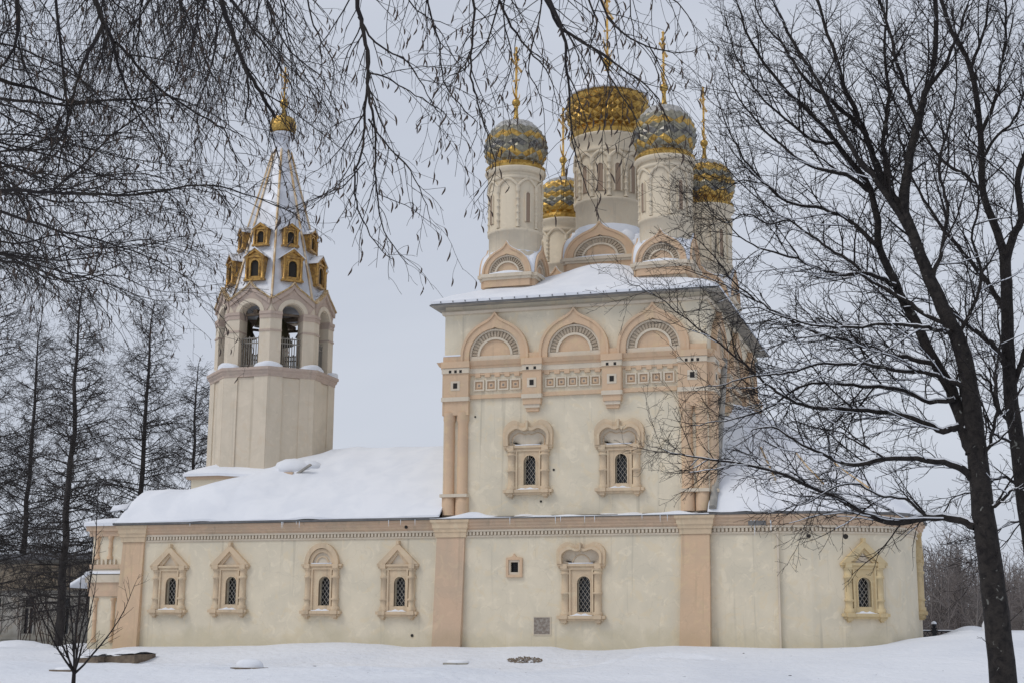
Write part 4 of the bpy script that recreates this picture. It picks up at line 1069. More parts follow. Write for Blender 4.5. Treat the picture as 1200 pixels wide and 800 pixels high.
for (pyb, pyt, Wd, R_off) in ((327, 290, 1.42, 0.0), (283.5, 257, 1.12, 0.0)):
    z0_ = oz(pyb, 4.2); z1_ = oz(pyt, 4.2); H = z1_-z0_
    for k in range(8):
        ang = A8+k*PI/4+PI/8; rface = spr(z0_)*math.cos(PI/8)+.16
        F_ = C_ @ frame_at(rface*math.cos(ang), rface*math.sin(ang), z0_, ang+PI/2)
        dormer(Wd, H, 1.3, F_, bt)
# cupola
zz = lambda py: zt(333, py, BY)
b = MB(C_); b.lathe([(.60, zs1-.1), (.56, zs1+.1), (.45, zs1+.2), (.46, zz(163)-.1), (.62, zz(163)), (.78, zz(161)), (.78, zz(158)), (.5, zz(157))], 12, smooth=False); b.build('spire_neck', 'spire', bt, I4())
b = onion(12, .82, lambda t: (.82*(math.sqrt(max(0, 1-((t-.38)/.64)**2))**.9 if t < .85 else .62*(1-(t-.85)/.15*.9))*(1 if t > .05 else .8), zz(158)+t*(zz(135)-zz(158))), 10, lambda i, j: 0, .03)
b.v = [(x+bx, y+BY, z) for x, y, z in b.v]; b.build('cupola', 'gold', bt, I4())
b = MB(C_); b.lathe([(.15, zz(137)), (.1, zz(128)), (.24, zz(125)), (.27, zz(121.5)), (.2, zz(118)), (.05, zz(116))], 12); b.build('finial', 'gold', bt, I4())
cross_mesh(zz(80)-zz(117), 1.0).build('cross', 'paintgold', bt, Matrix.Translation((bx, BY, zz(117))))
# square base of the tower showing above the roof
P0 = at(216, 556, 2.9); b = MB(); b.box(P0.x+.35, bx+3.5, 3.1, 11, 6.6, P0.z); b.build('tower_plinth', 'cream', bt, I4())
b = MB(); b.box(P0.x+.1, bx+3.5, 2.95, 11.1, P0.z-.25, P0.z); b.build('plinth_cornice', 'pink', bt, I4())
def fp(x, y):
    d = min(x-(P0.x-.05), y-2.8); z = P0.z+.06+min(.9, max(0, d)*.42)*1.0+.10*(1-math.exp(-max(0, d)*6))
    dx = max(0, x-(P0.x+2.2)); return z-.12*dx*.6, 1
sheet('plinth_snow', P0.x-.05, bx+3.4, 2.8, 7, 30, 20, fp, 'snow', bt, .16)

# ---- west porch annex
PY = .75
def X_(px, py=690): return xt(px, py, PY)
x0, x1 = X_(106), XR+.3
zp = lambda py: zt(120, py, PY)
b = MB(); b.box(x0, x1, PY, 5.4, -.6, zp(622)); pw = b.build('porch', 'cream', church, I4(), 'narrow two tier porch projecting at the west end')
b = MB()
for (pa, pb_, pr) in ((622, 616, .30), (628, 622, .16), (666, 661, .10), (698, 682, .10)):
    b.sweep([(x0, 5.4), (x0, PY), (x1, PY)], [(0, zp(pa)), (pr, zp(pa)), (pr+.03, zp(pb_)), (0, zp(pb_))])
b.build('porch_mouldings', 'pink', church, I4())
b = MB(); b.sweep([(x0, 5.4), (x0, PY), (x1, PY)], [(0, zp(682)), (.22, zp(682)), (.26, zp(673)), (0, zp(673))]); 
for i in range(6): xx = x0+.15+i*.27; b.box(xx-.05, xx+.05, PY-.12, PY, zp(661), zp(655))
b.build('porch_ledge', 'cream_plain', church, I4())
for px_, pa, pb_ in ((111, 752, 700), (132, 752, 700), (115, 655, 628), (130, 655, 628)):
    xx = X_(px_, (pa+pb_)/2); za_, zb_ = zp(pa), zp(pb_); b = MB(); b.lathe([(.17, za_), (.17, za_+.15), (.11, za_+.2), (.11, (za_+zb_)/2-.06), (.15, (za_+zb_)/2), (.11, (za_+zb_)/2+.06), (.11, zb_-.2), (.17, zb_-.15), (.17, zb_)], 10, (xx, PY-.02, 0)); b.build('colonette', 'ochre', church, I4())
def fpz(x, y):
    d = min(x-x0+.45, y-PY+.45, 6-y); return zp(614)+.05+.42*(1-math.exp(-d*1.6)), 1
sheet('porch_snow', x0-.42, x1+.2, PY-.42, 5.6, 16, 24, fpz, 'snow', church, .18)
b = MB(); b.smooth = True; zq = zp(672)
b.hexa([(x0-1.15, PY-.35, zq-.75), (x0+.05, PY-.35, zq-.05), (x0+.05, 5, zq-.05), (x0-1.15, 5, zq-.75)], [(x0-1.1, PY-.35, zq-.50), (x0+.05, PY-.35, zq+.12), (x0+.05, 5, zq+.12), (x0-1.1, 5, zq-.50)])
b.sweep([(x0, 4), (x0, PY-.02), (x1, PY-.02)], [(0, zq), (.28, zq), (.24, zq+.10), (0, zq+.2)]); b.build('canopy_snow', 'snow', church, I4(), 'snow laden canopy over the west door')

# steps / parapets at the porch
par = empty('porch_steps', (at(120, 765, -2.2).x, -2.2, 0), 'brown stone step walls half buried in snow at the foot of the porch', 'steps')
for (pa, pb_, py, rise_, dep) in ((88, 114, 776, .30, 1.3), (119, 157, 776, .40, 2.0)):
    y0_ = on_ground((pa+pb_)/2, py); y1_ = y0_+dep
    p, q = at(pa, py, y0_), at(pb_, py, y0_); p.z += rise_*.72; q.z += rise_; b = MB()
    b.hexa([(p.x, y0_, -1.6), (q.x, y0_, -1.6), (q.x, y1_, -1.6), (p.x, y1_, -1.6)], [(p.x, y0_, p.z), (q.x, y0_, q.z), (q.x, y1_, q.z+.02), (p.x, y1_, p.z)])
    po = b.build('step_wall', 'oldwood', par, I4())
    b = MB(); b.smooth = True; V = []
    for j in range(5):
        for i in range(13):
            t = i/12; x = p.x-.06+(q.x-p.x+.12)*t; s = j/4; y = y0_-.08+(y1_-y0_+.16)*s
            V.append((x, y, p.z+(q.z-p.z)*t+.02+(.24+.05*math.sin(i*1.3))*math.sin(PI*min(1, s*1.2+.02))**.5*math.sin(PI*(t*.92+.04))**.4))
    b.add(V, [(j*13+i, j*13+i+1, (j+1)*13+i+1, (j+1)*13+i) for j in range(4) for i in range(12)]); b.build('snow', 'snow', par, I4())
# ------------------------------------------------------------------ small things in the snow
def slab(px, py, wpx, dist_y, lab, cat='slab', h=.10, cap=.22, name='stone_slab', mt='oldwood'):
    dist_y = on_ground(px, py); P = at(px, py, dist_y); s_ = scale_at(P); hw_ = wpx/2/s_
    e = empty(name, (P.x, dist_y, P.z-.1), lab, cat)
    b = MB(); b.box(P.x-hw_, P.x+hw_, dist_y-.35, dist_y+.5, P.z-.15, P.z+h-.05); b.build('slab_body', mt, e, I4())
    b = MB(); b.smooth = True; V = []
    for i in range(6):
        for j in range(20):
            e_ = i/5*PI/2; c = math.cos(e_)**.6 if i < 5 else 0; V.append((P.x+hw_*.96*c*math.cos(2*PI*j/20), dist_y+.08+.42*c*math.sin(2*PI*j/20), P.z+h-.05+cap*math.sin(e_)))
    b.add(V, [(i*20+j, i*20+(j+1) % 20, (i+1)*20+(j+1) % 20, (i+1)*20+j) for i in range(5) for j in range(20)]); b.build('snow_cap', 'snow', e, I4())
    return e
slab(291, 783, 37, -14.5, 'low dark slab under a cushion of snow below the second west window', cap=.34)
slab(76, 785, 28, -12, 'thin dark slab poking from the snow beside the sapling', cap=.10, h=.08)
slab(536, 776, 30, -11.5, 'flat slab under thin snow in front of the rose buttress', cap=.16, h=.05, mt='housewall')
yp = on_ground(615, 773); P = at(615, 773, yp)
b = MB(); rnd = random.Random(5)
pz = ground(P.x, yp)
for i in range(260):
    u = rnd.uniform(-1, 1); x = P.x+u*.85; y = yp+rnd.uniform(-.5, .5)*(1-u*u)**.5; s_ = rnd.uniform(.015, .05); z = ground(x, y)+rnd.uniform(0, .03); a = rnd.uniform(0, 6.3)
    b.cm = rnd.choice((0, 0, 1)); b.add([(x+s_*1.8*math.cos(a+q*2.1), y+s_*1.8*math.sin(a+q*2.1), z-.01) for q in range(3)]+[(x, y, z+s_)], [(0, 1, 3), (1, 2, 3), (2, 0, 3)])
tag(b.build('bare_patch', ['oldwood', 'brick']), 'dark patch of bare ground litter showing through snow before the wall', 'bare ground', None, 'stuff')

b = MB(); rnd = random.Random(15)
for i in range(110):
    x = rnd.uniform(-40, 6); y = rnd.uniform(-26, -1); s_ = rnd.uniform(.004, .014) if rnd.random() < .95 else .03; z = ground(x, y)+.005; a = rnd.uniform(0, 6.3); L = s_*rnd.uniform(1, 5)
    c, d = math.cos(a)*L, math.sin(a)*L
    b.add([(x-c, y-d, z), (x+c, y+d, z+.01), (x+c*.8, y+d*.8, z+s_), (x-c*.8, y-d*.8, z+s_*.8)], [(0, 1, 2, 3)])
tag(b.build('twig_litter', 'twig'), 'scattered bits of bark and twigs fallen on the snow', 'litter', kind='stuff')

# ------------------------------------------------------------------ fast branch meshes
class Branches:
    def __init__(s): s.g = {}
    def add(s, pts, rad_):
        s.g.setdefault(len(pts), []).append((pts, rad_))
    def build(s, name, mt, parent, sides=4, minr=0.0, extra=None, label=None, maxr=9):
        VV = []; FF = []; off = 0
        for K, lst in s.g.items():
            P = np.array([[tuple(q) for q in a[0]] for a in lst], dtype=np.float64); R = np.array([a[1] for a in lst], dtype=np.float64)
            N = len(lst)
            D = np.empty_like(P); D[:, 1:-1] = P[:, 2:]-P[:, :-2]; D[:, 0] = P[:, 1]-P[:, 0]; D[:, -1] = P[:, -1]-P[:, -2]
            D /= np.linalg.norm(D, axis=2, keepdims=True)+1e-9
            ref = np.array([.31, .17, .93]); A = np.cross(D, ref); A /= np.linalg.norm(A, axis=2, keepdims=True)+1e-9; B = np.cross(D, A)
            t = np.arange(sides)*2*PI/sides
            V = P[:, :, None, :]+R[:, :, None, None]*(A[:, :, None, :]*np.cos(t)[None, None, :, None]+B[:, :, None, :]*np.sin(t)[None, None, :, None])
            VV.append(V.reshape(-1, 3))
            base = off+np.arange(N)[:, None, None]*(K*sides)+np.arange(K-1)[None, :, None]*sides
            k = np.arange(sides)[None, None, :]; k2 = (k+1) % sides
            F = np.stack([base+k, base+k2, base+sides+k2, base+sides+k], axis=-1); FF.append(F.reshape(-1, 4)); off += N*K*sides
        if extra is not None:
            ev, ef = extra; VV.append(np.array(ev).reshape(-1, 3)); FF.append(np.array(ef).reshape(-1, 4)+off)
        V = np.concatenate(VV); F = np.concatenate(FF).astype(np.int32)
        c = WM[parent.name].translation if parent else Vector((0, 0, 0))
        V = V-np.array(tuple(c))
        me = bpy.data.meshes.new(name); me.vertices.add(len(V)); me.vertices.foreach_set('co', V.astype(np.float32).ravel())
        me.loops.add(F.size); me.loops.foreach_set('vertex_index', F.ravel()); me.polygons.add(len(F)); me.polygons.foreach_set('loop_start', np.arange(len(F), dtype=np.int32)*4)
        try: me.polygons.foreach_set('loop_total', np.full(len(F), 4, dtype=np.int32))
        except Exception: pass
        me.materials.append(M[mt]); me.update(calc_edges=True); me.polygons.foreach_set('use_smooth', np.ones(len(F), dtype=bool))
        return link(name, me, parent, WM[parent.name] if parent else I4(), label)
def rvec(r):
    while True:
        v_ = Vector((r.uniform(-1, 1), r.uniform(-1, 1), r.uniform(-1, 1)))
        if .05 < v_.length < 1: return v_.normalized()
def path_from(p, d, L, nseg, r, wig, trop, tz):
    pts = [p.copy()]; d = d.normalized()
    for i in range(nseg):
        d = (d+rvec(r)*wig+trop*tz).normalized(); p = p+d*(L/nseg); pts.append(p.copy())
    return pts
UP = Vector((0, 0, 1))
def catmull(P, sub=4):
    out = []; n = len(P)
    for i in range(n-1):
        p0, p1, p2, p3 = P[max(0, i-1)], P[i], P[i+1], P[min(n-1, i+2)]
        for k in range(sub):
            t = k/sub; out.append(.5*((2*p1)+(p2-p0)*t+(2*p0-5*p1+4*p2-p3)*t*t+(3*p1-p0-3*p2+p3)*t**3))
    out.append(P[-1]); return out
def spawn(bs, parent_pts, rads, r, level, cfg, ends=None, snow=None):
    """cfg[level] = dict(step, len(lo,hi), ang(lo,hi), seg, wig, trop, rk, start)"""
    if level >= len(cfg): return
    c = cfg[level]; acc = c['step']*r.random(); total = sum((parent_pts[i+1]-parent_pts[i]).length for i in range(len(parent_pts)-1)); run = 0
    for i in range(len(parent_pts)-1):
        a, b_ = parent_pts[i], parent_pts[i+1]; L = (b_-a).length
        if L < 1e-6: continue
        d = (b_-a)/L
        while acc < L:
            t = acc/L; f = (run+acc)/total
            acc += c['step']*r.uniform(.6, 1.5)
            if f < c.get('start', .1): continue
            p = a+(b_-a)*t; rr = rads[i]*(1-t)+rads[i+1]*t
            ax = d.cross(rvec(r))
            if ax.length < .05: continue
            ang = rad(r.uniform(*c['ang'])); nd = (Matrix.Rotation(ang, 3, ax.normalized()) @ d)
            if 'flat' in c: nd = Vector((nd.x, nd.y, nd.z*c['flat'])).normalized()
            ll = r.uniform(*c['len'])*(1-c.get('tipk', .5)*f)
            pts = path_from(p, nd, ll, c['seg'], r, c['wig'], c['trop'], 1)
            r0 = min(rr*.72, c['rk']*(.6+.8*ll/c['len'][1])); r1 = max(c['rmin'], r0*.35)
            rd = [r0+(r1-r0)*k/(len(pts)-1) for k in range(len(pts))]
            bs.add(pts, rd)
            if snow is not None and c.get('snow'): snow.append((pts, rd))
            if level == len(cfg)-1 and ends is not None: ends.append((pts[-1], pts[-1]-pts[-2]))
            spawn(bs, pts, rd, r, level+1, cfg, ends, snow)
        acc -= L; run += L
def snow_build(lst, parent, name='snow_on_branches', k=.55):
    bs = Branches()
    for pts, rd in lst:
        if rd[0] < .010: continue
        seg = []
        for i in range(len(pts)):
            d = (pts[min(i+1, len(pts)-1)]-pts[max(0, i-1)]).normalized()
            if abs(d.z) < .60 and rd[i] > .0075: seg.append((pts[i]+UP*rd[i]*k, rd[i]*.86))
            else:
                if len(seg) > 1: bs.add([q[0] for q in seg], [q[1] for q in seg])
                seg = []
        if len(seg) > 1: bs.add([q[0] for q in seg], [q[1]*(.5 if j in (0, len(seg)-1) else 1) for j, q in enumerate(seg)])
    return bs.build(name, 'snow', parent, 5)

# ------------------------------------------------------------------ larches on the left
def larch(px, pytop, Y, seed, lab, halfw, bottom=.10, lean=0.0, dens=1.0):
    r = random.Random(seed); T = at(px, pytop, Y); base = Vector((T.x-lean, Y, ground(T.x, Y)-.1)); H = T.z-base.z
    e = empty('larch_tree', tuple(base), lab, 'tree', 'bare larches behind the church')
    n = 14; tp = [base+(T-base)*(i/n)+Vector((r.uniform(-.11, .11), r.uniform(-.11, .11), 0)) for i in range(n+1)]; tr = [.27*(1-i/n)**.85+.03 for i in range(n+1)]
    tb = Branches(); tb.add(tp, tr); tb.build('trunk', 'larch', e, 9)
    bs = Branches(); z = bottom*H; snow = []
    while z < H*.985:
        f = z/H; L = halfw*1.45*(1.0-f)**.60*r.uniform(.55, 1.12); L = max(L, .5)
        a = r.uniform(0, 2*PI); i = f*n; p = tp[int(i)].lerp(tp[min(n, int(i)+1)], i-int(i))
        d = Vector((math.cos(a), math.sin(a), .35*f+r.uniform(-.15, .2)))
        pts = path_from(p, d, L, 9, r, .13, UP, .035-.07*(1-f)*.5)
        rd = [(.055*(1-f)+.018)*(1-k/9)+.008 for k in range(10)]
        bs.add(pts, rd)
        spawn(bs, pts, rd, r, 0, [dict(step=.19/dens, len=(.6, 2.3), ang=(30, 65), seg=4, wig=.2, trop=Vector((0, 0, -.08)), rk=.020, rmin=.011, start=.12, tipk=.55),
                                  dict(step=.17/dens, len=(.15, .6), ang=(30, 75), seg=2, wig=.25, trop=Vector((0, 0, -.25)), rk=.013, rmin=.009, start=.1)])
        z += H*.0052/dens*r.uniform(.6, 1.4)
    bs.build('crown', 'larch', e, 3)
    return e
larch(97, 330, 13, 11, 'tall bare larch with thick trunk standing just left of the porch', 4.6)
larch(179, 352, 26, 12, 'bare larch farther back, between the tall larch and the bell tower', 5.4)
larch(2, 262, 16, 13, 'bare larch at the left edge of the photo, its trunk cut by the frame', 5.0)
larch(48, 372, 34, 14, 'small distant larch between the two nearest larch trunks', 5.0)
larch(232, 425, 44, 15, 'low distant larch showing against the foot of the bell tower', 5.5)

# ------------------------------------------------------------------ the two big bare trees on the right
def hand_tree(base_lab, name, cat, limbs, Y0, seed, cfg, mt='bark', twig='twig', snow=True, baseY=None, group=None):
    r = random.Random(seed); L0 = []
    e = None
    for (pts, r0, r1, dy0, dy1, lv) in limbs:
        n = len(pts); P = [at(px, py, Y0+dy0+(dy1-dy0)*i/(n-1)) for i, (px, py) in enumerate(pts)]
        Q = catmull(P, 4); j = []
        for i, q in enumerate(Q):
            a = .02 if r1 < .03 else .008; j.append(q+(rvec(r)*a if 0 < i < len(Q)-1 else Vector((0, 0, 0))))
        m = len(j); kf_ = 1.22 if lv else 1.06
        rd = [kf_*(r0+(r1-r0)*(i/(m-1))**.8) for i in range(m)]
        L0.append((j, rd, lv))
    b0 = L0[0][0][0]; e = empty(name, (b0.x, b0.y, b0.z), base_lab, cat, group)
    tb = Branches(); lb = Branches(); bs = Branches(); ends = []; sn_ = []
    for j, rd, lv in L0:
        (tb if lv == 0 else lb).add(j, rd)
        if lv > 0: sn_.append((j, rd))
        spawn(bs, j, rd, r, 0 if lv > 0 else 0, cfg if lv > 0 else cfg[1:], ends, sn_)
    tb.build('trunk', mt, e, 12); lb.build('limbs', mt, e, 7); bs.build('crown', twig, e, 3)
    if snow: snow_build(sn_, e)
    return e, ends
cfgR = [dict(step=.145, len=(.5, 2.0), ang=(24, 58), seg=8, wig=.17, trop=Vector((-.015, 0, .03)), rk=.015, rmin=.0035, start=.06, tipk=.5, snow=True),
        dict(step=.12, len=(.2, .85), ang=(25, 65), seg=5, wig=.22, trop=Vector((0, 0, .04)), rk=.0072, rmin=.0032, start=.12, tipk=.5),
        dict(step=.09, len=(.07, .30), ang=(28, 70), seg=2, wig=.28, trop=Vector((0, 0, .05)), rk=.0042, rmin=.0028, start=.12)]
YT = -46.5
limbsA = [
 ([(1181, 890), (1176, 800), (1164, 690), (1152, 600), (1146, 540), (1139, 480), (1128, 412), (1110, 372), (1090, 328), (1076, 292), (1060, 250)], .215, .075, 0, 0, 0),
 ([(1140, 532), (1131, 505), (1119, 467), (1096, 426), (1073, 379), (1050, 335), (1032, 292), (1021, 225), (980, 169), (945, 128), (912, 97), (880, 50), (860, -10)], .105, .012, 0, .9, 1),
 ([(1060, 250), (1062, 210), (1068, 175), (1076, 142), (1084, 110), (1092, 86), (1097, 40), (1096, -20)], .072, .03, 0, -.3, 1),
 ([(1062, 252), (1040, 225), (1024, 185), (1010, 150), (998, 120), (987, 94), (970, 40), (950, -20)], .058, .02, 0, .6, 1),
 ([(1070, 280), (1030, 215), (1005, 185), (985, 150), (960, 100), (930, 50), (905, 0), (895, -25)], .045, .014, 0, -.8, 1),
 ([(1045, 235), (1035, 170), (1042, 110), (1036, 60), (1040, -20)], .036, .014, 0, .5, 1),
 ([(1076, 142), (1060, 100), (1045, 50), (1030, 0), (1025, -20)], .032, .014, 0, .4, 1),
 ([(1084, 110), (1110, 70), (1130, 20), (1140, -20)], .032, .014, 0, .4, 1),
 ([(1142, 616), (1120, 608), (1087, 606), (1040, 610), (999, 592), (957, 573), (916, 555), (880, 545), (832, 537), (795, 532), (763, 523)], .062, .005, 0, 1.2, 1),
 ([(1143, 562), (1120, 546), (1087, 539), (1036, 536), (999, 545), (970, 535), (939, 520), (905, 500), (880, 505)], .056, .007, 0, -.7, 1),
 ([(1137, 507), (1122, 500), (1105, 505), (1082, 495), (1055, 485), (1017, 481), (975, 478), (939, 474), (915, 462), (897, 449), (865, 421), (818, 384), (768, 347), (735, 330)], .055, .004, 0, .5, 1),
 ([(1139, 462), (1128, 452), (1112, 446), (1090, 438), (1059, 435), (1030, 428), (1003, 426), (957, 426), (925, 436), (885, 440), (850, 450), (815, 455)], .044, .005, 0, -.6, 1),
 ([(1096, 426), (1070, 420), (1040, 415), (1000, 400), (960, 392), (920, 372), (885, 352), (850, 335), (800, 315)], .040, .005, 0, .9, 1),
 ([(1122, 398), (1112, 390), (1098, 386), (1075, 382), (1040, 379), (1000, 384), (962, 382), (920, 372), (880, 360), (845, 375)], .040, .005, 0, -1.0, 1),
 ([(1116, 386), (1106, 379), (1088, 372), (1060, 352), (1027, 333), (1000, 310), (971, 291), (945, 273), (925, 259), (890, 235), (860, 205), (838, 175)], .040, .005, 0, .4, 1),
 ([(1050, 335), (1020, 322), (990, 322), (960, 315), (925, 300), (890, 290), (860, 270), (840, 240)], .034, .005, .3, -.5, 1),
 ([(1030, 290), (1000, 262), (965, 245), (930, 240), (895, 215), (865, 175), (845, 130), (835, 100)], .036, .005, .3, 1.0, 1),
 ([(1021, 225), (990, 205), (950, 195), (915, 170), (880, 135), (855, 95), (850, 60)], .034, .005, .5, -.2, 1),
 ([(1010, 150), (975, 120), (940, 90), (915, 50), (890, 20), (880, -20)], .03, .008, .4, .9, 1),
 ([(980, 169), (955, 165), (920, 140), (890, 110), (865, 70), (850, 20)], .028, .006, .6, 0, 1),
 ([(1119, 467), (1090, 470), (1050, 455), (1010, 452), (970, 448), (935, 455), (900, 478), (860, 490), (820, 497), (790, 500)], .036, .004, 0, 1.2, 1),
 ([(925, 259), (900, 262), (875, 250), (850, 262), (822, 240), (800, 232)], .014, .004, .4, .2, 1),
 ([(895, 215), (870, 212), (845, 222), (820, 205), (805, 180)], .012, .004, .8, .9, 1),
 ([(885, 352), (860, 330), (835, 300), (815, 280), (790, 268)], .014, .004, .7, .3, 1),
 ([(1152, 600), (1170, 588), (1185, 575), (1205, 570)], .03, .012, 0, -.4, 1),
 ([(1146, 545), (1160, 520), (1168, 480), (1165, 440), (1172, 400), (1168, 350)], .03, .008, 0, -.6, 1),
 ([(1120, 395), (1140, 360), (1150, 320), (1140, 280), (1148, 230), (1135, 180), (1140, 130)], .03, .008, 0, .6, 1),
 ([(1090, 330), (1105, 290), (1110, 240), (1100, 200), (1112, 150), (1120, 100), (1118, 40)], .032, .008, 0, -.5, 1),
 ([(1087, 606), (1060, 585), (1030, 580), (1000, 565), (970, 575), (940, 590), (915, 585)], .022, .005, .2, -.6, 1),
 ([(1036, 536), (1010, 520), (980, 505), (950, 500), (925, 490)], .02, .005, -.4, .3, 1),
]
tA, _ = hand_tree('large dark bare tree with forked snow dusted trunk in front of the apse', 'bare_tree', 'tree', limbsA, YT, 21, cfgR, group='bare trees in the right foreground')
limbsB = [
 ([(1235, 900), (1222, 760), (1209, 640), (1200, 580), (1192, 520), (1184, 458), (1181, 400), (1180, 345), (1177, 300)], .165, .09, 0, 0, 0),
 ([(1177, 300), (1165, 262), (1152, 225), (1149, 157), (1137, 79), (1115, 37), (1100, -10)], .07, .03, 0, .5, 1),
 ([(1178, 310), (1188, 275), (1197, 255), (1192, 210), (1205, 170), (1210, 100), (1205, 20)], .07, .03, 0, -.4, 1),
 ([(1182, 440), (1170, 412), (1150, 392), (1110, 360), (1085, 320), (1072, 285), (1040, 255)], .055, .012, 0, -.9, 1),
 ([(1181, 370), (1160, 335), (1130, 298), (1100, 262), (1078, 225), (1062, 190), (1050, 140)], .045, .01, 0, .8, 1),
 ([(1152, 225), (1130, 205), (1105, 190), (1080, 150), (1065, 110), (1060, 60)], .035, .01, .3, 1.0, 1),
 ([(1149, 157), (1165, 120), (1175, 70), (1180, 20), (1175, -15)], .035, .012, .2, -.5, 1),
 ([(1150, 190), (1165, 165), (1188, 140), (1205, 100)], .03, .012, .2, -.5, 1),
 ([(1188, 500), (1170, 480), (1160, 450), (1150, 440), (1130, 430)], .03, .01, 0, .5, 1),
 ([(1184, 458), (1195, 430), (1205, 400), (1215, 380)], .05, .03, 0, 0, 1),
 ([(1190, 520), (1172, 512), (1160, 500), (1150, 470)], .026, .01, 0, -.5, 1),
 ([(1198, 570), (1180, 560), (1165, 562), (1145, 575), (1120, 580), (1105, 600)], .028, .006, 0, .6, 1),
 ([(1204, 610), (1185, 612), (1165, 625), (1145, 650), (1130, 660)], .018, .004, 0, .6, 1),
 ([(1137, 79), (1150, 50), (1158, 10), (1160, -20)], .03, .012, .3, -.3, 1),
]
tB, _ = hand_tree('slimmer dark bare tree at the right edge of the photo, trunk leaning left', 'bare_tree', 'tree', limbsB, -43.5, 22, cfgR, group='bare trees in the right foreground')

# ------------------------------------------------------------------ birches overhanging the top of the view
def birch(lab, trunk_xy, limbs, seed, cfg, catk, extra_limbs=(), tufts=0):
    r = random.Random(seed); gz = ground(*trunk_xy)
    e = empty('birch_tree', (trunk_xy[0], trunk_xy[1], gz), lab, 'tree', 'weeping birches overhanging the view')
    H = 13.5; tp = [Vector((trunk_xy[0]+.10*math.sin(i*.7), trunk_xy[1]+.1*math.cos(i*.9), gz-.1+H*i/12)) for i in range(13)]; tr = [.19*(1-i/12)**.8+.012 for i in range(13)]
    tb = Branches(); tb.add(tp, tr); tb.build('trunk', 'birchbark', e, 12)
    lb = Branches(); bs = Branches(); ends = []
    allL = []
    for (pts, d0, d1, r0, r1) in limbs:
        n = len(pts); P = [atd(px, py, d0+(d1-d0)*i/max(1, n-1)) for i, (px, py) in enumerate(pts)]
        inframe = -25 < pts[0][0] < 1225 and pts[0][1] > -25
        s0 = P[0]; tz = min(gz+H*.9, max(gz+3.2, s0.z+.4)); tpn = Vector((trunk_xy[0], trunk_xy[1], tz)); 
        mid = tpn.lerp(s0, .5)+Vector((0, 0, .55+.1*(s0-tpn).length*.5))
        J = catmull([tpn, mid, s0, (P[1] if n > 1 else s0)], 5)[:11]
        if not inframe: lb.add(J, [max(r0, .02)*1.5-(max(r0, .02)*1.5-r0)*k/10 for k in range(11)])
        Q = catmull(P, 4); m = len(Q); Q = [q+(rvec(r)*.006 if 0 < i < m-1 else Vector((0, 0, 0))) for i, q in enumerate(Q)]
        rd = [r0+(r1-r0)*i/(m-1) for i in range(m)]; lb.add(Q, rd); allL.append((Q, rd))
    for Q, rd in allL: spawn(bs, Q, rd, r, 0, cfg, ends)
    lb.build('limbs', 'birchtwig', e, 6); bs.build('crown', 'birchtwig', e, 3)
    cb = Branches()
    for p, d in ends:
        if r.random() < catk:
            L = r.uniform(.035, .078); dd = (Vector((0, 0, -1))+rvec(r)*.45).normalized(); s_ = p
            q = [s_+dd*(L*k/4)+Vector((.004*math.sin(k*1.1), 0, 0)) for k in range(5)]; cb.add(q, [.002, .0050, .0056, .0048, .0016])
    if cb.g: cb.build('catkins', 'catkin', e, 4)
    return e
cfgB = [dict(step=.105, len=(.35, 1.05), ang=(22, 55), seg=7, wig=.14, trop=Vector((0, 0, -.10)), rk=.0052, rmin=.0018, start=.02, tipk=.35),
        dict(step=.08, len=(.10, .42), ang=(25, 60), seg=4, wig=.18, trop=Vector((0, 0, -.12)), rk=.0026, rmin=.0013, start=.1, tipk=.4),
        dict(step=.09, len=(.03, .11), ang=(25, 65), seg=2, wig=.2, trop=Vector((0, 0, -.15)), rk=.0017, rmin=.0012, start=.15)]
rr = random.Random(77)
LL = [
 ([(-60, 70), (0, 94), (40, 104), (75, 118), (130, 118), (200, 112)], 11, 11.5, .018, .004),
 ([(-60, 110), (0, 116), (75, 123), (140, 117), (220, 125)], 10.5, 11, .014, .003),
 ([(20, -40), (20, 20), (19, 50), (0, 80), (-30, 105)], 11, 11, .016, .006),
 ([(22, 48), (30, 80), (50, 120), (60, 170)], 11, 11.3, .008, .003),
 ([(70, -40), (66, 0), (72, 60), (78, 120), (79, 140), (70, 190), (62, 225)], 10.5, 11, .012, .005),
 ([(104, -40), (112, 0), (121, 28), (132, 50), (140, 80), (160, 130), (190, 180)], 10.5, 11, .020, .004),
 ([(121, 28), (105, 60), (92, 90), (82, 130), (70, 165), (40, 200)], 10.5, 10.8, .014, .004),
 ([(135, 50), (155, 70), (180, 98), (222, 128), (262, 152), (270, 175), (290, 200)], 10.6, 11.6, .012, .003),
 ([(190, -40), (170, 10), (145, 45), (120, 75)], 11, 11, .009, .003),
 ([(-60, 220), (0, 223), (60, 226), (120, 228), (160, 229), (240, 217), (300, 232), (345, 250)], 10, 11.5, .017, .003),
 ([(-60, 238), (0, 248), (60, 268), (110, 280), (170, 300), (220, 325)], 10, 11, .013, .003),
 ([(60, 226), (100, 190), (130, 160), (170, 130), (200, 100), (212, 50), (210, -10)], 10.6, 11, .008, .004),
 ([(250, -40), (262, 10), (275, 45), (288, 80), (305, 108), (323, 139)], 9.5, 9.8, .018, .010),
 ([(285, 75), (292, 105), (287, 140)], 9.6, 9.7, .010, .005),
 ([(270, 0), (300, 40), (330, 80), (352, 125)], 10, 10.4, .009, .003),
 ([(230, -40), (232, 20), (240, 70), (262, 110), (268, 150)], 10.4, 10.6, .008, .003),
 ([(310, -30), (318, 20), (340, 60), (380, 95), (395, 130)], 10.6, 11, .008, .003),
 ([(-60, 300), (20, 308), (80, 330), (130, 322), (180, 340), (240, 345)], 10, 11, .008, .002),
]
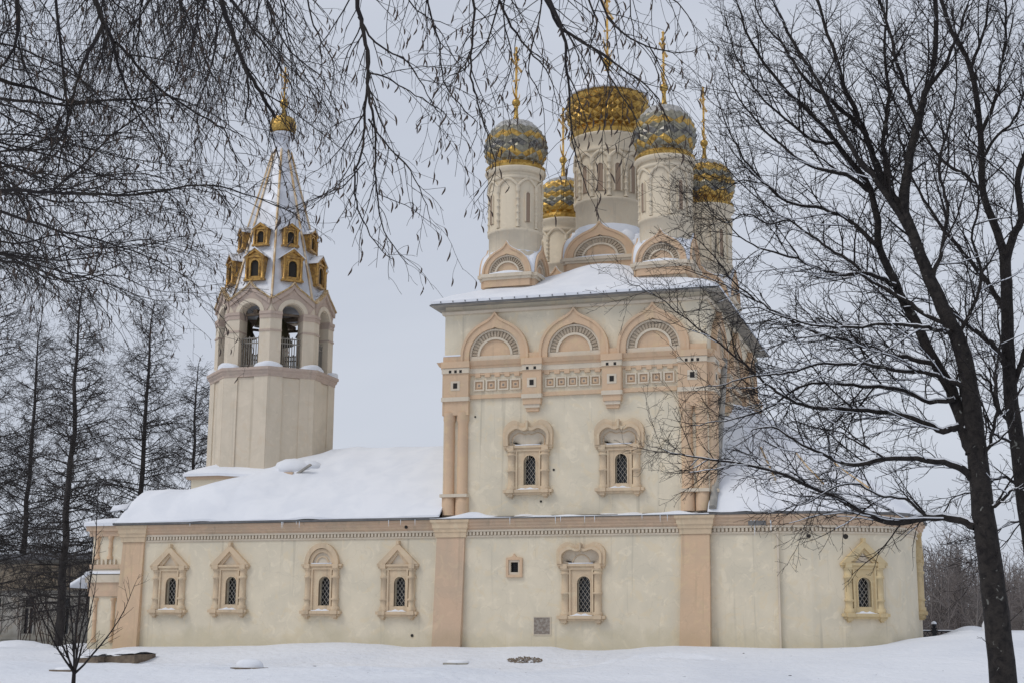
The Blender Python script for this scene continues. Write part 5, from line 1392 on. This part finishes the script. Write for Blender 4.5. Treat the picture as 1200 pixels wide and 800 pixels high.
for i in range(36):   # further hanging boughs filling the upper left
    x = rr.uniform(-40, 330); y = -60; x, y = (x, y) if rr.random() < .68 else (-60, rr.uniform(0, 200))
    d = rr.uniform(11.5, 17); a = rad(rr.uniform(35, 120)) if x > -50 else rad(rr.uniform(-15, 50)); p = [(x, y)]
    for k in range(rr.choice((4, 5, 6))):
        a += rr.uniform(-.3, .3)+(PI/2-a)*.12; x += 44*math.cos(a); y += 42*math.sin(a)*.85; p.append((x, y))
    LL.append((p, d, d+.6, .010, .0025))
for i in range(13):
    y = rr.uniform(150, 300); p = [(-40, y)]; x = -40
    for k in range(5): x += rr.uniform(40, 70); y += rr.uniform(-14, 26); p.append((x, y))
    d = rr.uniform(10.5, 14); LL.append((p, d, d+.6, .009, .002))
birch('weeping birch leaning in from the left, its twigs filling the upper left sky', (-6.9, -62.2), LL, 31, cfgB, .20)
LC = [
 ([(408, -60), (418, 0), (424, 30), (430, 60), (432, 90), (428, 130), (425, 170), (415, 210), (420, 245), (440, 285), (462, 305)], 8.6, 8.8, .015, .002),
 ([(430, 60), (432, 110), (440, 150), (440, 200), (443, 240), (455, 280), (478, 310)], 8.6, 8.9, .010, .002),
 ([(432, 85), (455, 92), (480, 108), (510, 125), (540, 150)], 8.6, 8.9, .006, .0015),
 ([(432, 140), (450, 165), (480, 200), (500, 240), (505, 265)], 8.7, 8.9, .006, .0015),
 ([(420, 20), (440, 50), (480, 75), (500, 110), (520, 140)], 8.7, 9, .007, .0018),
 ([(428, 130), (405, 165), (385, 190), (360, 205)], 8.7, 8.9, .005, .0015),
 ([(428, 190), (400, 220), (385, 228), (365, 230)], 8.7, 8.9, .005, .0015),
 ([(545, -60), (555, 0), (553, 40), (552, 90), (560, 120), (572, 160), (580, 200), (555, 240)], 9, 9.2, .010, .002),
 ([(570, -60), (585, 0), (605, 40), (625, 65), (645, 90), (655, 130)], 9.2, 9.4, .010, .002),
 ([(610, -60), (635, -10), (655, 30), (680, 48), (705, 62), (735, 85), (765, 108), (785, 145)], 8.4, 8.8, .011, .003),
 ([(640, -10), (660, 40), (664, 80), (668, 130), (672, 175), (690, 230)], 8.4, 8.7, .012, .002),
 ([(700, 60), (720, 100), (745, 140), (750, 165)], 8.6, 8.8, .006, .002),
 ([(585, 0), (570, 50), (545, 80), (520, 95), (500, 130)], 9.1, 9.3, .006, .0018),
 ([(690, -60), (700, -10), (720, 30), (760, 55), (800, 62), (830, 50)], 8.8, 9.2, .009, .0018),
 ([(740, -60), (770, -15), (800, 10), (815, 40)], 8.8, 9.0, .007, .0018),
 ([(660, -50), (690, 0), (700, 30), (690, 60), (700, 100)], 9, 9.2, .008, .002),
 ([(600, -40), (590, 20), (600, 70), (590, 110), (600, 150)], 9.4, 9.5, .006, .0018),
 ([(640, -30), (630, 30), (620, 80), (635, 120), (640, 170)], 9.4, 9.6, .006, .0018),
 ([(500, -60), (500, 0), (515, 50), (520, 95), (545, 130), (560, 150), (545, 190)], 9.3, 9.5, .007, .0018),
 ([(470, -50), (480, 0), (500, 20), (530, 30)], 9, 9.2, .006, .002),
 ([(350, -50), (360, 0), (372, 40), (392, 80), (385, 120)], 9.2, 9.4, .007, .002),
 ([(760, 50), (780, 90), (800, 130)], 9, 9.1, .004, .0015),
 ([(735, -40), (740, 20), (745, 60), (735, 100)], 9.2, 9.3, .005, .0015),
]
cfgC = [dict(step=.09, len=(.2, .62), ang=(22, 60), seg=7, wig=.15, trop=Vector((0, 0, -.07)), rk=.0044, rmin=.0016, start=.03, tipk=.3),
        dict(step=.085, len=(.06, .26), ang=(25, 65), seg=4, wig=.2, trop=Vector((0, 0, -.06)), rk=.0024, rmin=.0013, start=.1, tipk=.3)]
birch('birch behind the viewpoint whose catkin hung boughs dangle before the domes', (2.6, -73.5), LC, 32, cfgC, .55)

# ------------------------------------------------------------------ sapling and shrub at lower left
def sapling(px, py, Y, h, seed, lab, spread=1.0, nst=6, r0=.035):
    r = random.Random(seed); P = at(px, py, Y); e = empty('sapling', tuple(P), lab, 'sapling')
    tb = Branches(); bs = Branches(); tb.add([P-UP*.7, P, P+UP*.35], [r0*1.4, r0*1.2, r0]); tb.build('trunk', 'twig', e, 8)
    for i in range(nst):
        a = 2*PI*i/nst+r.uniform(-.3, .3); d = Vector((math.cos(a)*spread, math.sin(a)*spread*.7, r.uniform(.7, 1.8)))
        if i == 0: d = Vector((.02, 0, 1))
        pts = path_from(P+UP*(.2+.15*r.random()), d, h*r.uniform(.7, 1.1)*(1.25 if i == 0 else .8), 9, r, .10, UP, .05); rd = [r0*.62*(1-k/9)+.006 for k in range(10)]
        bs.add(pts, rd)
        spawn(bs, pts, rd, r, 0, [dict(step=.22, len=(.3, 1.2), ang=(25, 60), seg=5, wig=.14, trop=Vector((0, 0, .03)), rk=.011, rmin=.0045, start=.12), dict(step=.18, len=(.1, .45), ang=(25, 55), seg=3, wig=.15, trop=Vector((0, 0, 0)), rk=.006, rmin=.0038, start=.1)])
    bs.build('crown', 'twig', e, 3); return e
sapling(86, 800, -34, 4.3, 41, 'small bare sapling with several thin stems in the lower left corner', 1.0, 9, .05)

# ------------------------------------------------------------------ old house behind on the left
HY = 24
hx1 = xt(101, 700, HY); hx0 = hx1-26; hz = lambda py: zt(60, py, HY)
house = empty('old_house', ((hx0+hx1)/2, HY+5, 0), 'weathered one storey grey house with rust brown frieze behind the larches', 'house')
whs = [xt(75, 720, HY), xt(33, 720, HY)]; whs += [whs[-1]-2.9*k for k in range(1, 6)]
holes = [rect(x-.48, x+.48, hz(742), hz(700)) for x in whs]
b = MB(); b.panel(rect(hx0, hx1, -1.2, hz(655)), holes, HY, .35); b.box(hx1-.4, hx1, HY+.003, HY+10, -1.2, hz(655)-.01); b.box(hx0, hx0+.4, HY+.003, HY+10, -1.2, hz(655)-.01); b.box(hx0+.4, hx1-.4, HY+9.6, HY+10, -1.2, hz(655)-.02); b.build('wall', 'housewall', house, I4())
b = MB(); b.box(hx0-.02, hx1+.02, HY-.12, HY, hz(688), hz(662)); b.box(hx0-.1, hx1+.1, HY-.22, HY, hz(664), hz(660)); b.box(hx0-.1, hx1+.1, HY-.2, HY, hz(691), hz(688)); b.build('frieze', 'housetrim', house, I4())
b = MB(); b.box(hx0-.02, hx1+.02, HY-.16, HY, hz(749), hz(746)); b.box(hx0-.02, hx1+.02, HY-.10, HY, -1.2, hz(749)); b.build('plinth', 'housewall', house, I4())
for x in whs:
    z0, z1 = hz(742), hz(700); b = MB(); b.band([(x-.62, z0), (x-.62, z1+.14), (x+.62, z1+.14), (x+.62, z0)], [(x-.48, z0), (x-.48, z1), (x+.48, z1), (x+.48, z0)], HY-.08, HY); wo = b.build('window', 'housewall', house, I4())
    b = MB(); b.box(x-.48, x+.48, HY+.2, HY+.23, z0, z1); b.build('pane', 'glass', wo, I4())
    b = MB(); b.box(x-.04, x+.04, HY+.1, HY+.19, z0, z1-.7); b.box(x-.48, x+.48, HY+.1, HY+.185, z1-.75, z1-.66); b.box(x-.48, x-.40, HY+.1, HY+.187, z0, z1); b.box(x+.40, x+.48, HY+.1, HY+.187, z0, z1); b.build('casement', 'grille', wo, I4())
b = MB(); ym = HY+5; zr_ = hz(655); b.hexa([(hx0-.5, HY-.5, zr_-.02), (hx1+.5, HY-.5, zr_-.02), (hx1+.5, HY+10.5, zr_-.02), (hx0-.5, HY+10.5, zr_-.02)], [(hx0+3, ym-.2, zr_+.75), (hx1-3, ym-.2, zr_+.75), (hx1-3, ym+.2, zr_+.75), (hx0+3, ym+.2, zr_+.75)]); ro = b.build('roof', 'houseroof', house, I4())
# snow heaps by the house
for k, (px, py, Y, sx, sz, lab) in enumerate(((98, 757, 3, 2.4, .75, 'rough snow heap at the foot of the thick larch'), (40, 765, -2, 3.0, .5, 'low snow heap in front of the old house'), (20, 752, 8, 2.2, .7, 'snow heap by the house wall at the left edge'))):
    P = at(px, py, Y); tag(blob([(P.x, Y, P.z-.55, sx, 1.4, sz), (P.x+sx*.6, Y+.3, P.z-.6, sx*.6, 1.1, sz*.8), (P.x-sx*.7, Y-.2, P.z-.6, sx*.6, 1, sz*.7)], 'snow_heap', None), lab, 'snow heap', 'snow heaps')
P = at(1143, 741, 4.5); tag(blob([(P.x-.2, 4.6, P.z-.35, 1.25, 1.1, .48), (P.x-1.1, 4.8, P.z-.42, .9, .9, .28), (P.x+.55, 4.5, P.z-.05, .28, .3, .72)], 'snow_heap', None), 'snow heap with a knobby peak before the iron fence', 'snow heap', 'snow heaps')

# ------------------------------------------------------------------ iron fence on the right
FY = 17
fx0 = xt(1078, 740, FY)-4; zf = zt(1120, 739, FY)
fence = empty('iron_fence', (fx0+9, FY, zf-1.1), 'low black iron fence with lattice panels on the crest behind the apse', 'fence')
posts = [xt(1095, 740, FY)-6.0, xt(1095, 740, FY), xt(1095, 740, FY)+6.0, xt(1095, 740, FY)+12, xt(1095, 740, FY)+18]
for x in posts:
    b = MB(); b.box(x-.12, x+.12, FY-.12, FY+.12, zf-1.6, zf+.12); b.box(x-.17, x+.17, FY-.17, FY+.17, zf+.12, zf+.2); b.lathe([(.05, zf+.2), (.12, zf+.28), (.13, zf+.36), (.02, zf+.48)], 8, (x, FY, 0)); po = b.build('post', 'iron', fence, I4())
    b = MB(); b.smooth = True; b.lathe([(.15, zf+.40), (.13, zf+.5), (.02, zf+.56)], 8, (x, FY, 0)); b.build('snow', 'snow', po, I4())
for x0_, x1_ in zip(posts, posts[1:]):
    b = MB(); b.box(x0_+.12, x1_-.12, FY-.03, FY+.03, zf-.05, zf+.02); b.box(x0_+.12, x1_-.12, FY-.025, FY+.025, zf-.32, zf-.27); b.box(x0_+.12, x1_-.12, FY-.025, FY+.025, zf-1.25, zf-1.19)
    k = 22
    for i in range(k):
        a = x0_+.12+(x1_-x0_-.24)*i/k; c = x0_+.12+(x1_-x0_-.24)*(i+1)/k; m_ = (a+c)/2
        b.tube([(a, FY, zf-.04), (m_, FY, zf-.28), (c, FY, zf-.04)], .022, 4); b.tube([(a, FY, zf-.3), (m_, FY, zf-.6), (a, FY, zf-.9), (m_, FY, zf-1.2)], .016, 4); b.tube([(c, FY+.03, zf-.3), (m_, FY+.03, zf-.6), (c, FY+.03, zf-.9), (m_, FY+.03, zf-1.2)], .016, 4)
    b.build('lattice_panel', 'iron', fence, I4())
    b = MB(); b.box(x0_+.2, x1_-.2, FY-.035, FY+.035, zf+.022, zf+.07); b.build('rail_snow', 'snow', fence, I4())

# ------------------------------------------------------------------ far wood on the right
r = random.Random(9); bs = Branches()
for i in range(330):
    y = r.uniform(62, 150); px = r.uniform(985, 1330); x = at(px, 700, y).x; gz = ground(x, y); H = r.uniform(8.5, 12.5)*(.78+.22*(y/120))*(1.05 if px < 1150 else .98)
    p = Vector((x, y, gz)); pts = path_from(p, UP+rvec(r)*.08, H, 9, r, .06, UP, .05); rd = [.12*(1-k/9)+.022 for k in range(10)]; bs.add(pts, rd)
    spawn(bs, pts, rd, r, 0, [dict(step=.34, len=(1.0, 3.6), ang=(25, 65), seg=4, wig=.18, trop=Vector((0, 0, .06)), rk=.050, rmin=.022, start=.08, tipk=.6), dict(step=.34, len=(.5, 1.6), ang=(25, 65), seg=2, wig=.2, trop=Vector((0, 0, .05)), rk=.03, rmin=.018, start=.1)])
wo = bs.build('wood', 'wood', None, 3); tag(wo, 'grey brown leafless wood on the far bank beyond the fence', 'wood', kind='stuff')
# brush by the house under the larches
bs = Branches(); r = random.Random(19)
for i in range(34):
    px = r.uniform(-60, 98); Y = r.uniform(27, 40)
    p = Vector((xt(px, 720, 18)+r.uniform(-3, 3), 20.5+r.uniform(-2, 2), 0)); p.z = ground(p.x, p.y)
    pts = path_from(p, UP+rvec(r)*.3, r.uniform(3, 6.8), 7, r, .1, UP, .03); rd = [.03*(1-k/7)+.009 for k in range(8)]; bs.add(pts, rd)
    spawn(bs, pts, rd, r, 0, [dict(step=.3, len=(.5, 1.8), ang=(20, 55), seg=4, wig=.15, trop=Vector((0, 0, .05)), rk=.014, rmin=.007, start=.2), dict(step=.25, len=(.2, .7), ang=(20, 55), seg=2, wig=.15, trop=Vector((0, 0, .0)), rk=.009, rmin=.006, start=.1)])
br = bs.build('brush', 'brush', None, 3); tag(br, 'rust brown tangle of leafless bushes before the old house', 'bushes', kind='stuff')

# late bound materials
for ob in bpy.data.objects:
    pass
